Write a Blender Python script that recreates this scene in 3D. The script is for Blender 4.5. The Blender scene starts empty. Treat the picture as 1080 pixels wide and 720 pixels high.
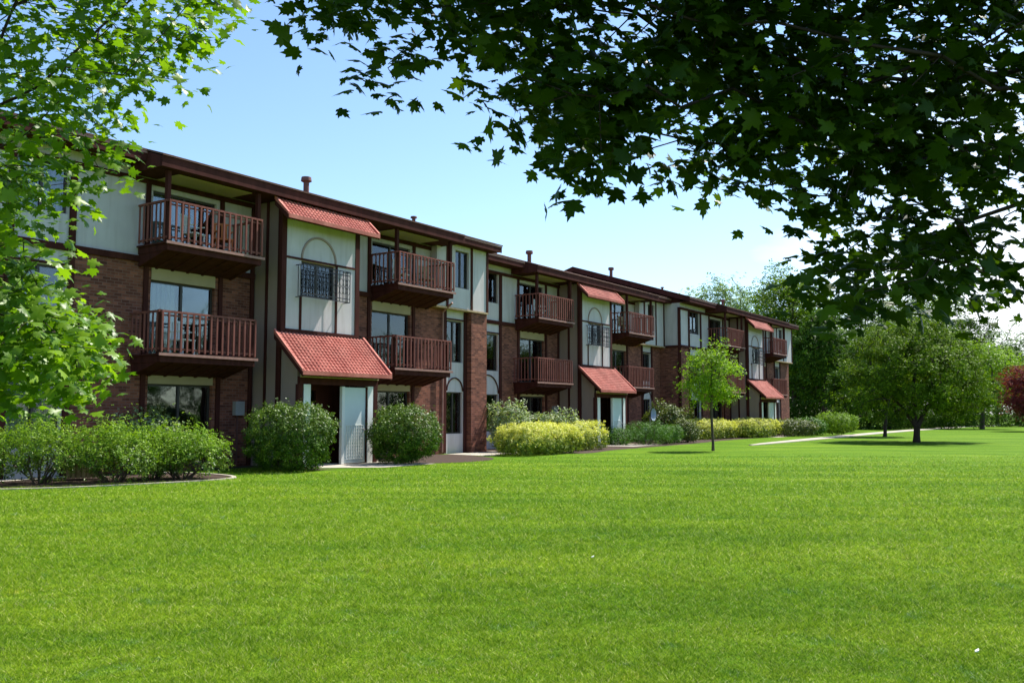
import bpy, math, random
import numpy as np
from mathutils import Vector, Matrix
random.seed(7); rng = np.random.default_rng(11)
S = bpy.context.scene
COL = S.collection
R = math.radians

# ------------------------------------------------------------------ helpers
def tag(o, label=None, cat=None, group=None, kind=None):
    if label: o['label'] = label
    if cat: o['category'] = cat
    if group: o['group'] = group
    if kind: o['kind'] = kind
    return o

def empty(name, loc=(0, 0, 0), rz=0):
    o = bpy.data.objects.new(name, None); COL.objects.link(o)
    o.location = loc; o.rotation_euler = (0, 0, rz); o.empty_display_size = .3
    return o

class MB:
    """collects geometry, then builds ONE mesh object. box() takes facade coords s,d,h -> (s,-d,h)"""
    def __init__(self): self.v = []; self.f = []; self.sm = []
    def add(self, vs, fs, smooth=False):
        b = len(self.v); self.v += [tuple(p) for p in vs]
        self.f += [tuple(i + b for i in q) for q in fs]; self.sm += [smooth] * len(fs); return self
    def bx(self, x0, x1, y0, y1, z0, z1):
        if x0 > x1: x0, x1 = x1, x0
        if y0 > y1: y0, y1 = y1, y0
        if z0 > z1: z0, z1 = z1, z0
        vs = [(x, y, z) for z in (z0, z1) for y in (y0, y1) for x in (x0, x1)]
        return self.add(vs, [(0, 2, 3, 1), (4, 5, 7, 6), (0, 1, 5, 4), (2, 6, 7, 3), (0, 4, 6, 2), (1, 3, 7, 5)])
    def box(self, s0, s1, d0, d1, h0, h1): return self.bx(s0, s1, -d1, -d0, h0, h1)
    def prism(self, poly, axis, a, b):
        """poly in the two other axes (order x,y,z without axis), extruded from a to b"""
        n = len(poly)
        def mk(p, t):
            q = list(p); q.insert(axis, t); return tuple(q)
        vs = [mk(p, a) for p in poly] + [mk(p, b) for p in poly]
        fs = [tuple(range(n)), tuple(range(2 * n - 1, n - 1, -1))]
        fs += [(i, i + n, (i + 1) % n + n, (i + 1) % n) for i in range(n)]
        return self.add(vs, fs)
    def tube(self, p, q, r0, r1=None, n=6, smooth=True, cap=True):
        r1 = r0 if r1 is None else r1
        p, q = Vector(p), Vector(q); w = (q - p)
        if w.length < 1e-6: return self
        w.normalize(); a = w.orthogonal().normalized(); b = w.cross(a)
        vs = []
        for c, r in ((p, r0), (q, r1)):
            for i in range(n):
                t = 2 * math.pi * i / n; vs.append(c + a * (r * math.cos(t)) + b * (r * math.sin(t)))
        fs = [(i, (i + 1) % n, (i + 1) % n + n, i + n) for i in range(n)]
        self.add(vs, fs, smooth)
        if cap: self.add([vs[i] for i in range(n)][::-1] , [tuple(range(n))]); self.add(vs[n:], [tuple(range(n))])
        return self
    def build(self, name, mat, parent=None, fix=True):
        me = bpy.data.meshes.new(name); me.from_pydata(self.v, [], self.f)
        me.polygons.foreach_set('use_smooth', self.sm); me.materials.append(mat); me.update()
        if fix:
            import bmesh
            bm = bmesh.new(); bm.from_mesh(me); bmesh.ops.recalc_face_normals(bm, faces=bm.faces); bm.to_mesh(me); bm.free()
        o = bpy.data.objects.new(name, me); COL.objects.link(o)
        if parent: o.parent = parent
        return o

# ------------------------------------------------------------------ materials
class NT:
    def __init__(self, name):
        self.m = bpy.data.materials.new(name); self.m.use_nodes = True
        self.t = self.m.node_tree; self.t.nodes.clear()
        self.out = self.n('ShaderNodeOutputMaterial')
    def n(self, k, **kw):
        x = self.t.nodes.new(k)
        for a, b in kw.items(): setattr(x, a, b)
        return x
    def l(self, a, b): self.t.links.new(a, b)
    def val(self, node, **kw):
        for k, v in kw.items(): node.inputs[k.replace('_', ' ')].default_value = v
    def noise(self, scale, detail=3, rough=.55, vec=None, dist=0):
        x = self.n('ShaderNodeTexNoise'); x.inputs['Scale'].default_value = scale
        x.inputs['Detail'].default_value = detail; x.inputs['Roughness'].default_value = rough; x.inputs['Distortion'].default_value = dist
        if vec is not None: self.l(vec, x.inputs['Vector'])
        return x
    def ramp(self, fac, stops):
        x = self.n('ShaderNodeValToRGB'); e = x.color_ramp.elements
        while len(e) < len(stops): e.new(.5)
        for i, (p, c) in enumerate(stops):
            e[i].position = p; e[i].color = (*c, 1) if len(c) == 3 else c
        self.l(fac, x.inputs[0]); return x
    def mix(self, fac, a, b, typ='MIX'):
        x = self.n('ShaderNodeMix', data_type='RGBA', blend_type=typ)
        for s, v in ((0, fac), (6, a), (7, b)):
            if isinstance(v, (int, float)): x.inputs[s].default_value = v
            elif isinstance(v, tuple): x.inputs[s].default_value = (*v, 1)
            else: self.l(v, x.inputs[s])
        return x.outputs[2]
    def bump(self, h, strength=.3, dist=.01):
        x = self.n('ShaderNodeBump'); x.inputs['Strength'].default_value = strength; x.inputs['Distance'].default_value = dist
        self.l(h, x.inputs['Height']); return x.outputs[0]
    def bsdf(self, col, rough=.8, spec=.3, bump=None, metallic=0):
        p = self.n('ShaderNodeBsdfPrincipled')
        if isinstance(col, tuple): p.inputs['Base Color'].default_value = (*col, 1)
        else: self.l(col, p.inputs['Base Color'])
        p.inputs['Roughness'].default_value = rough; p.inputs['Specular IOR Level'].default_value = spec; p.inputs['Metallic'].default_value = metallic
        if bump is not None: self.l(bump, p.inputs['Normal'])
        self.l(p.outputs[0], self.out.inputs[0]); return p

def mat_plain(name, c, rough=.8, var=.25, scale=3, bscale=60, bstr=.15, spec=.25, streak=False):
    t = NT(name); tc = t.n('ShaderNodeTexCoord'); vec = tc.outputs['Object']
    if streak:
        mp = t.n('ShaderNodeMapping'); mp.inputs['Scale'].default_value = (1, 1, .15); t.l(vec, mp.inputs[0]); v2 = mp.outputs[0]
    else: v2 = vec
    n1 = t.noise(scale, 5, .6, v2); n2 = t.noise(bscale, 2, .5, vec)
    lo = tuple(x * (1 - var) for x in c); hi = tuple(min(1, x * (1 + var * .8)) for x in c)
    r = t.ramp(n1.outputs[0], [(.3, lo), (.7, hi)])
    t.bsdf(r.outputs[0], rough, spec, t.bump(n2.outputs[0], bstr, .01)); return t.m

def mat_stucco():
    t = NT('stucco'); tc = t.n('ShaderNodeTexCoord'); v = tc.outputs['Object']
    mp = t.n('ShaderNodeMapping'); mp.inputs['Scale'].default_value = (5, 5, .5); t.l(v, mp.inputs[0])
    st = t.noise(1, 4, .6, mp.outputs[0], .3); bl = t.noise(.8, 4, .6, v); fn = t.noise(110, 3, .6, v)
    c = t.ramp(bl.outputs[0], [(.3, (.50, .45, .46)), (.7, (.58, .53, .53))]).outputs[0]
    c = t.mix(.7, c, t.ramp(st.outputs[0], [(.28, (.78, .76, .72)), (.5, (1, 1, 1)), (.75, (1.04, 1.04, 1.05))]).outputs[0], 'MULTIPLY')
    t.bsdf(c, .92, .15, t.bump(fn.outputs[0], .35, .01)); return t.m

def mat_brick():
    t = NT('brick'); tc = t.n('ShaderNodeTexCoord'); sx = t.n('ShaderNodeSeparateXYZ'); t.l(tc.outputs['Object'], sx.inputs[0])
    ad = t.n('ShaderNodeMath', operation='ADD'); t.l(sx.outputs[0], ad.inputs[0]); t.l(sx.outputs[1], ad.inputs[1])
    cb = t.n('ShaderNodeCombineXYZ'); t.l(ad.outputs[0], cb.inputs[0]); t.l(sx.outputs[2], cb.inputs[1])
    b = t.n('ShaderNodeTexBrick'); t.l(cb.outputs[0], b.inputs['Vector'])
    b.inputs['Scale'].default_value = 1; b.inputs['Brick Width'].default_value = .215; b.inputs['Row Height'].default_value = .076
    b.inputs['Mortar Size'].default_value = .009; b.inputs['Mortar Smooth'].default_value = .3; b.inputs['Bias'].default_value = 0
    b.inputs['Color1'].default_value = (.11, .036, .024, 1); b.inputs['Color2'].default_value = (.28, .10, .062, 1); b.inputs['Mortar'].default_value = (.20, .11, .09, 1)
    # row-to-row tone
    mp = t.n('ShaderNodeMapping'); mp.inputs['Scale'].default_value = (4.65, 13.16, 1); t.l(cb.outputs[0], mp.inputs[0])
    wn = t.n('ShaderNodeTexWhiteNoise', noise_dimensions='2D'); fl = t.n('ShaderNodeVectorMath', operation='FLOOR'); t.l(mp.outputs[0], fl.inputs[0]); t.l(fl.outputs[0], wn.inputs['Vector'])
    n1 = t.noise(1.3, 5, .6, tc.outputs['Object'])
    c = t.mix(.4, b.outputs[0], t.ramp(wn.outputs[0], [(0, (.55, .5, .5)), (1, (1.35, 1.3, 1.25))]).outputs[0], 'MULTIPLY')
    c = t.mix(.6, c, t.ramp(n1.outputs[0], [(.3, (.7, .7, .72)), (.7, (1.2, 1.15, 1.1))]).outputs[0], 'MULTIPLY')
    t.bsdf(c, .9, .2, t.bump(b.outputs['Fac'], -.6, .01)); return t.m

def mat_leaf(name, dark, mid, light, trans=.45, rough=.5, spec=.3, hue_noise=2.5):
    t = NT(name); g = t.n('ShaderNodeNewGeometry'); tc = t.n('ShaderNodeTexCoord')
    n1 = t.noise(hue_noise, 2, .5, tc.outputs['Object'])
    a = t.n('ShaderNodeMath', operation='MULTIPLY_ADD'); a.inputs[1].default_value = .55; t.l(g.outputs['Random Per Island'], a.inputs[0])
    sb = t.n('ShaderNodeMath', operation='MULTIPLY'); sb.inputs[1].default_value = .45; t.l(n1.outputs[0], sb.inputs[0]); t.l(sb.outputs[0], a.inputs[2])
    r = t.ramp(a.outputs[0], [(.15, dark), (.5, mid), (.88, light)])
    p = t.n('ShaderNodeBsdfPrincipled'); t.l(r.outputs[0], p.inputs['Base Color']); p.inputs['Roughness'].default_value = rough; p.inputs['Specular IOR Level'].default_value = spec or .05
    tr = t.n('ShaderNodeBsdfTranslucent'); tcx = t.mix(1, r.outputs[0], (1.25, 1.3, .45), 'MULTIPLY'); t.l(tcx, tr.inputs[0])
    mx = t.n('ShaderNodeMixShader'); mx.inputs[0].default_value = trans; t.l(p.outputs[0], mx.inputs[1]); t.l(tr.outputs[0], mx.inputs[2])
    t.l(mx.outputs[0], t.out.inputs[0]); return t.m

def mat_glass():
    t = NT('window_glass'); fr = t.n('ShaderNodeFresnel'); fr.inputs[0].default_value = 1.55
    tp = t.n('ShaderNodeBsdfTransparent'); tp.inputs[0].default_value = (.72, .76, .76, 1)
    gl = t.n('ShaderNodeBsdfGlossy'); gl.inputs['Roughness'].default_value = .03; gl.inputs[0].default_value = (.9, .95, 1, 1)
    tc = t.n('ShaderNodeTexCoord'); n = t.noise(1.6, 1, .4, tc.outputs['Object']); t.l(t.bump(n.outputs[0], .12, .03), gl.inputs['Normal'])
    ad = t.n('ShaderNodeMath', operation='MULTIPLY_ADD'); ad.inputs[1].default_value = 1.0; ad.inputs[2].default_value = .03; ad.use_clamp = True; t.l(fr.outputs[0], ad.inputs[0])
    mx = t.n('ShaderNodeMixShader'); t.l(ad.outputs[0], mx.inputs[0]); t.l(tp.outputs[0], mx.inputs[1]); t.l(gl.outputs[0], mx.inputs[2])
    t.l(mx.outputs[0], t.out.inputs[0]); return t.m

def mat_blind():
    t = NT('blind'); tc = t.n('ShaderNodeTexCoord'); w = t.n('ShaderNodeTexWave', bands_direction='X'); w.inputs['Scale'].default_value = 2.2; t.l(tc.outputs['Object'], w.inputs[0])
    r = t.ramp(w.outputs[0], [(0, (.42, .43, .45)), (.6, (.66, .66, .66))]); t.bsdf(r.outputs[0], .7, .2, t.bump(w.outputs[0], .5, .02)); return t.m

def mat_tile():
    t = NT('clay_tile'); tc = t.n('ShaderNodeTexCoord'); n1 = t.noise(2.5, 4, .6, tc.outputs['Object']); n2 = t.noise(22, 2, .5, tc.outputs['Object'])
    c = t.ramp(n1.outputs[0], [(.3, (.40, .10, .075)), (.7, (.54, .185, .14))]).outputs[0]
    c = t.mix(.5, c, t.ramp(n2.outputs[0], [(.3, (.7, .7, .7)), (.7, (1.25, 1.25, 1.25))]).outputs[0], 'MULTIPLY')
    n3 = t.noise(1.1, 5, .7, tc.outputs['Object'], .5); c = t.mix(.8, c, t.ramp(n3.outputs[0], [(.32, (.62, .60, .60)), (.55, (.95, .98, .98)), (.8, (1.1, 1.25, 1.25))]).outputs[0], 'MULTIPLY')
    t.bsdf(c, .75, .2); return t.m

def mat_grass_ground():
    t = NT('lawn'); tc = t.n('ShaderNodeTexCoord'); v = tc.outputs['Object']
    mp = t.n('ShaderNodeMapping'); mp.inputs['Scale'].default_value = (.12, .75, 1); mp.inputs['Rotation'].default_value = (0, 0, R(4)); t.l(v, mp.inputs[0])
    big = t.noise(1.0, 4, .6, mp.outputs[0], .4); pat = t.noise(.35, 5, .6, v, .3); mid = t.noise(6, 4, .7, v); fine = t.noise(55, 3, .8, v)
    mp2 = t.n('ShaderNodeMapping'); mp2.inputs['Scale'].default_value = (14, 60, 1); t.l(v, mp2.inputs[0]); fine2 = t.noise(1, 2, .6, mp2.outputs[0])
    c = t.ramp(big.outputs[0], [(.33, (.062, .14, .007)), (.5, (.092, .178, .009)), (.67, (.135, .222, .014))]).outputs[0]
    c = t.mix(.6, c, t.ramp(pat.outputs[0], [(.3, (.75, .85, .8)), (.7, (1.25, 1.12, 1.2))]).outputs[0], 'MULTIPLY')
    c = t.mix(.7, c, t.ramp(mid.outputs[0], [(.3, (.72, .78, .7)), (.72, (1.25, 1.18, 1.2))]).outputs[0], 'MULTIPLY')
    c = t.mix(.8, c, t.ramp(fine.outputs[0], [(.3, (.45, .5, .5)), (.7, (1.45, 1.4, 1.5))]).outputs[0], 'MULTIPLY')
    c = t.mix(.6, c, t.ramp(fine2.outputs[0], [(.3, (.6, .65, .6)), (.7, (1.3, 1.3, 1.3))]).outputs[0], 'MULTIPLY')
    t.bsdf(c, .9, .04, t.bump(fine.outputs[0], .5, .03)); return t.m

def mat_blades():
    t = NT('grass_blade'); g = t.n('ShaderNodeNewGeometry'); tc = t.n('ShaderNodeTexCoord'); v = tc.outputs['Object']
    mp = t.n('ShaderNodeMapping'); mp.inputs['Scale'].default_value = (.12, .75, 1); mp.inputs['Rotation'].default_value = (0, 0, R(4)); t.l(v, mp.inputs[0])
    big = t.noise(1.0, 4, .6, mp.outputs[0], .4); pat = t.noise(.35, 5, .6, v, .3); mid = t.noise(6, 4, .7, v)
    c = t.ramp(g.outputs['Random Per Island'], [(0, (.055, .14, .006)), (.45, (.165, .31, .010)), (.88, (.33, .47, .03)), (1, (.56, .58, .26))]).outputs[0]
    c = t.mix(.8, c, t.ramp(big.outputs[0], [(.33, (.8, .86, .8)), (.67, (1.25, 1.12, 1.15))]).outputs[0], 'MULTIPLY')
    c = t.mix(.6, c, t.ramp(pat.outputs[0], [(.3, (.75, .85, .8)), (.7, (1.25, 1.12, 1.2))]).outputs[0], 'MULTIPLY')
    c = t.mix(.7, c, t.ramp(mid.outputs[0], [(.3, (.55, .62, .6)), (.72, (1.35, 1.25, 1.3))]).outputs[0], 'MULTIPLY')
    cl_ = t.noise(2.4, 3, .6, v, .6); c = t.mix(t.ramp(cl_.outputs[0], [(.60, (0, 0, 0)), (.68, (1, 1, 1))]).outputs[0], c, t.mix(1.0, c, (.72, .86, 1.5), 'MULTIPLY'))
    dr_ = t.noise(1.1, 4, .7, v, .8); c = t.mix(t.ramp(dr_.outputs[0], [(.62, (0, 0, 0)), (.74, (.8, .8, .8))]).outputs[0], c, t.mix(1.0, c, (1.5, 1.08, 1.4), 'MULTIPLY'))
    p = t.n('ShaderNodeBsdfPrincipled'); t.l(c, p.inputs['Base Color']); p.inputs['Roughness'].default_value = .7; p.inputs['Specular IOR Level'].default_value = .08
    tr = t.n('ShaderNodeBsdfTranslucent'); t.l(c, tr.inputs[0]); mx = t.n('ShaderNodeMixShader'); mx.inputs[0].default_value = .4
    t.l(p.outputs[0], mx.inputs[1]); t.l(tr.outputs[0], mx.inputs[2]); t.l(mx.outputs[0], t.out.inputs[0]); return t.m

M = dict(
    brick=mat_brick(), glass=mat_glass(), blind=mat_blind(), tile=mat_tile(),
    stucco=mat_stucco(),
    tan=mat_plain('tan_siding', (.31, .225, .185), .85, .12, 1.5, 80, .2, streak=True),
    beige=mat_plain('beige_panel', (.42, .32, .20), .8, .08, 2, 60, .1),
    timber=mat_plain('dark_timber', (.062, .019, .015), .85, .35, 5, 50, .25, .08, True),
    rail=mat_plain('railing_timber', (.21, .075, .06), .8, .35, 6, 60, .2, .12, True),
    cap=mat_plain('deck_cap', (.33, .17, .14), .7, .2, 6, 60, .1),
    fascia=mat_plain('fascia', (.07, .022, .018), .85, .3, 4, 50, .15, .08, streak=True),
    shingle=mat_plain('shingle', (.13, .065, .05), .95, .35, 14, 60, .5),
    bronze=mat_plain('bronze_frame', (.045, .035, .03), .45, .2, 5, 50, .05, .4),
    iron=mat_plain('black_iron', (.025, .022, .025), .5, .2, 5, 50, .05, .4),
    white=mat_plain('white_paint', (.74, .74, .70), .6, .05, 2, 60, .05),
    door=mat_plain('pale_door', (.62, .68, .66), .5, .05, 2, 60, .05, .4),
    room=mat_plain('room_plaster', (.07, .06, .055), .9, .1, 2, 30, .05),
    concrete=mat_plain('concrete', (.40, .36, .30), .95, .15, 2.5, 60, .3),
    mulch=mat_plain('mulch', (.055, .035, .025), 1, .5, 25, 40, .9),
    stone=mat_plain('edging_stone', (.42, .37, .31), .9, .25, 6, 30, .4),
    bark=mat_plain('bark', (.10, .075, .055), .95, .4, 12, 40, .9, streak=True),
    barkd=mat_plain('bark_dark', (.05, .035, .03), .95, .4, 12, 40, .9, streak=True),
    metal=mat_plain('grey_metal', (.32, .31, .30), .5, .1, 4, 50, .05, .5),
    vent=mat_plain('vent_paint', (.16, .07, .06), .6, .2, 5, 50, .1),
    wood=mat_plain('pale_wood', (.42, .30, .18), .8, .25, 6, 40, .2, streak=True),
    orange=mat_plain('orange_fabric', (.55, .17, .06), .8, .15, 5, 40, .1),
    blue=mat_plain('blue_plastic', (.30, .34, .46), .4, .1, 5, 40, .05),
)
LF = dict(
    maple=mat_leaf('maple_leaf', (.05, .12, .006), (.12, .235, .010), (.24, .38, .02), .5, .4),
    maple_shaded=mat_leaf('maple_leaf_shaded', (.015, .036, .003), (.032, .07, .004), (.08, .14, .008), .35, .45, .12),  # same maple leaf darkened: the shade on the boughs is put into its colour
    shrub=mat_leaf('shrub_leaf', (.07, .155, .010), (.16, .28, .018), (.30, .44, .05), .35, .5, .15),
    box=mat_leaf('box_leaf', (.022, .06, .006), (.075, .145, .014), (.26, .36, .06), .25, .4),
    gold=mat_leaf('golden_leaf', (.36, .42, .05), (.60, .60, .13), (.82, .78, .34), .3, .5, .15, 5),
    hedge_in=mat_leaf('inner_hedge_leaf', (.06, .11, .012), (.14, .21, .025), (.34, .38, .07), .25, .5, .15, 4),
    juniper=mat_leaf('juniper_leaf', (.03, .09, .012), (.07, .17, .02), (.13, .27, .035), .25, .5, .15),
    pale=mat_leaf('pale_leaf', (.11, .18, .06), (.22, .30, .13), (.50, .52, .36), .35),
    lime=mat_leaf('lime_leaf', (.09, .18, .008), (.18, .31, .015), (.33, .48, .03), .4, .5, .15),
    tree=mat_leaf('tree_leaf', (.03, .075, .005), (.095, .165, .009), (.25, .36, .025), .25, .5, None, .35),
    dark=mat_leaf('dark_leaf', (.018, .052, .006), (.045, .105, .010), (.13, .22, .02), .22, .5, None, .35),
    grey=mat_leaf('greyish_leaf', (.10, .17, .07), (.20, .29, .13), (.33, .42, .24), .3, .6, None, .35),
    red=mat_leaf('purple_leaf', (.08, .012, .022), (.16, .03, .04), (.30, .06, .06), .35, .5, None, .5),
    olive=mat_leaf('olive_leaf', (.06, .09, .02), (.11, .15, .035), (.19, .22, .06), .3),
)

# ------------------------------------------------------------------ foliage
def leaf_template(kind):
    if kind == 'maple':
        # half outline of a five lobed leaf, tip at +y, stem at origin
        h = [(0, 0), (.13, -.07), (.30, .0), (.22, .12), (.50, .20), (.40, .30), (.56, .50), (.36, .46), (.30, .52), (.16, .50), (.20, .72), (.09, .74)]
        pts = h + [(0, 1.0)] + [(-x, y) for x, y in h[:0:-1]]
        pts = [(x * .95, y * 1.0) for x, y in pts]
        c = (0, .36)
        v = [(c[0], c[1], 0)] + [(x, y, -abs(x) * .28 - (y - .4) ** 2 * .18) for x, y in pts]
        n = len(pts); f = [(0, i + 1, (i + 1) % n + 1) for i in range(n)]
        return np.array(v), np.array(f)
    if kind == 'oval':
        v = [(0, 0, 0), (.28, .35, -.06), (.22, .75, -.05), (0, 1, 0), (-.22, .75, -.05), (-.28, .35, -.06)]
        return np.array(v, float), np.array([(0, 1, 2), (0, 2, 3), (0, 3, 4), (0, 4, 5)])
    if kind == 'clump':   # irregular spray of three small leaves
        v = [(0, 0, 0), (.35, .2, .1), (.15, .65, 0), (-.1, .1, 0), (-.5, .35, -.1), (-.35, .75, .15), (.1, .5, .2), (.45, .8, .1), (.1, 1.05, 0)]
        return np.array(v, float), np.array([(0, 1, 2), (3, 5, 4), (6, 7, 8)])
    if kind == 'needle':
        v = [(-.07, 0, 0), (.07, 0, 0), (0, 1, 0)]
        return np.array(v, float), np.array([(0, 1, 2)])

def leaves(name, pos, up, size, kind, mat, parent, jitter=.6):
    """pos (n,3); up (n,3) approximate leaf-blade normal; builds one mesh of leaves"""
    T, F = leaf_template(kind); n = len(pos)
    nrm = up + rng.normal(0, jitter, (n, 3)); nrm /= np.linalg.norm(nrm, axis=1)[:, None] + 1e-9
    t = rng.normal(0, 1, (n, 3)); t -= nrm * (t * nrm).sum(1)[:, None]; t /= np.linalg.norm(t, axis=1)[:, None] + 1e-9
    b = np.cross(nrm, t); sz = size * rng.uniform(.6, 1.25, n)
    V = pos[:, None, :] + sz[:, None, None] * (T[None, :, 0:1] * b[:, None, :] + T[None, :, 1:2] * t[:, None, :] + T[None, :, 2:3] * nrm[:, None, :])
    nv = len(T); FF = (F[None] + (np.arange(n) * nv)[:, None, None]).reshape(-1, 3)
    return raw_mesh(name, V.reshape(-1, 3), FF, mat, parent)

def raw_mesh(name, V, F, mat, parent):
    me = bpy.data.meshes.new(name); me.vertices.add(len(V)); me.vertices.foreach_set('co', V.astype(np.float32).ravel())
    me.loops.add(F.size); me.loops.foreach_set('vertex_index', F.astype(np.int32).ravel())
    me.polygons.add(len(F)); k = F.shape[1]
    me.polygons.foreach_set('loop_start', np.arange(0, F.size, k, dtype=np.int32)); me.polygons.foreach_set('loop_total', np.full(len(F), k, dtype=np.int32))
    me.materials.append(mat); me.update(calc_edges=True)
    o = bpy.data.objects.new(name, me); COL.objects.link(o)
    if parent: o.parent = parent
    return o

def skeleton(main, targets, sag=.0, tip=.004, expo=2.3):
    """main: list of polylines (each list of points; first starts at root, later ones start on earlier points).
    targets: (n,3). grows twigs to the nearest existing node; returns segments with radii"""
    P = []; par = []
    def addp(p, q): P.append(np.array(p, float)); par.append(q); return len(P) - 1
    for line in main:
        if not P: k = addp(line[0], -1)
        else:
            A = np.array(P); k = int(np.argmin(((A - np.array(line[0])) ** 2).sum(1)))
        for i in range(1, len(line)):
            a = np.array(P[k]); b = np.array(line[i], float); m = max(1, int(np.linalg.norm(b - a) / .35))
            for j in range(1, m + 1): k = addp(a + (b - a) * j / m + (rng.normal(0, .012, 3) if j < m else 0), k)
    root = np.array(main[0][-1])
    order = np.argsort(((targets - root) ** 2).sum(1))
    cap = 40000
    buf = np.zeros((cap, 3)); buf[:len(P)] = np.array(P); n = len(P)
    dist = [0.0] * n
    for i in range(1, n): dist[i] = dist[par[i]] + np.linalg.norm(P[i] - P[par[i]])
    D = np.zeros(cap); D[:n] = dist
    for ti in order:
        T = targets[ti]; dd = np.sqrt(((buf[:n] - T) ** 2).sum(1)) + .22 * D[:n]
        dd[0:1] += 1e3
        k = int(np.argmin(dd)); a = buf[k].copy(); L = np.linalg.norm(T - a); m = max(1, min(5, int(L / .3)))
        for j in range(1, m + 1):
            f = j / m; q = a + (T - a) * f; q[2] += math.sin(math.pi * f) * L * .08
            if j < m: q += rng.normal(0, .025 * L, 3)
            if n >= cap: break
            P.append(q); par.append(k); buf[n] = q; D[n] = D[k] + np.linalg.norm(q - buf[k]); k = n; n += 1
    w = np.zeros(n); ch = np.zeros(n)
    for i in range(n - 1, 0, -1):
        if ch[i] == 0: w[i] = tip ** expo
        w[par[i]] += w[i]; ch[par[i]] += 1
    return P, par, w ** (1 / expo)

def branch_mesh(P, par, r, mat, name, parent, rscale=1, rmax=.3, sides=6, flare=0):
    V = []; F = []; base = 0
    r = np.minimum(r * rscale, rmax)
    for i in range(1, len(P)):
        j = par[i]; r1 = r[i]; r0 = min(r[j], r1 * 1.35) if j > 0 else r[j] * (1 + flare)
        a, b = P[j], P[i]; w = b - a; L = np.linalg.norm(w)
        if L < 1e-5: continue
        w /= L; o = np.cross(w, (0, 0, 1.)) if abs(w[2]) < .95 else np.cross(w, (1., 0, 0)); o /= np.linalg.norm(o); q = np.cross(w, o)
        ns = sides if r0 > .03 else 4
        th = np.arange(ns) * 2 * math.pi / ns; ring = np.cos(th)[:, None] * o + np.sin(th)[:, None] * q
        V.append(a + ring * r0); V.append(b + ring * r1)
        for k in range(ns): F.append((base + k, base + (k + 1) % ns, base + ns + (k + 1) % ns, base + ns + k))
        base += 2 * ns
    V = np.concatenate(V); F = np.array(F)
    o = raw_mesh(name, V, F, mat, parent)
    o.data.polygons.foreach_set('use_smooth', [True] * len(o.data.polygons)); return o

def ell_points(n, c, r, shell=.55, cut=-1):
    out = []
    while len(out) < n:
        p = rng.normal(0, 1, 3); p /= np.linalg.norm(p)
        if p[2] < cut: continue
        rad = rng.uniform(shell ** 3, 1) ** (1 / 3)
        out.append(np.array(c) + p * rad * np.array(r))
    return np.array(out)

def make_tree(name, loc, lobes, trunk_h, mat, label, cat='tree', group=None, nclus=160, per=60, leaf=.2, spread=.55, trunk_r=.2, bark='bark', shell=.45, kind='clump', fork=None):
    root = empty(name, loc); tag(root, label, cat, group)
    pts = []
    tot = sum(l[3] * l[4] * l[5] for l in lobes)
    for (cx, cy, cz, rx, ry, rz) in lobes:
        pts.append(ell_points(max(8, int(nclus * rx * ry * rz / tot)), (cx, cy, cz), (rx, ry, rz), shell))
    T = np.concatenate(pts); T[:, 2] = np.maximum(T[:, 2], trunk_h * .55)
    lean = rng.normal(0, .06, 2) * trunk_h
    main = [[(0, 0, -.1), (lean[0] * .5, lean[1] * .5, trunk_h * .5), (lean[0], lean[1], trunk_h)]]
    cz = np.mean(T[:, 2]); top = T[:, 2].max()
    if fork:
        for f in fork: main.append([(lean[0], lean[1], trunk_h)] + f)
    else:
        main.append([(lean[0], lean[1], trunk_h), (lean[0] * .5, lean[1] * 1.4, (trunk_h + top) / 2), (0, 0, top * .9)])
    P, par, r = skeleton(main, T)
    sc = trunk_r / max(r[1], 1e-6)
    branch_mesh(P, par, r, M[bark], 'trunk', root, sc, trunk_r, 8, .35)
    ctr = T.mean(0)
    n = len(T); cs = spread * rng.uniform(.6, 1.35, n)
    off = rng.normal(0, .5, (n, per, 3)) * np.array([1, 1, .62]) * cs[:, None, None]
    pos = (T[:, None, :] + off).reshape(-1, 3)
    keep = rng.random(len(pos)) < np.repeat(rng.uniform(.35, 1, n), per); pos = pos[keep]
    up = (pos - ctr); up /= np.linalg.norm(up, axis=1)[:, None]; up = up * .6 + np.array([0, 0, .7])
    leaves('crown', pos, up, leaf, kind, mat, root, .5)
    return root

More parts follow.
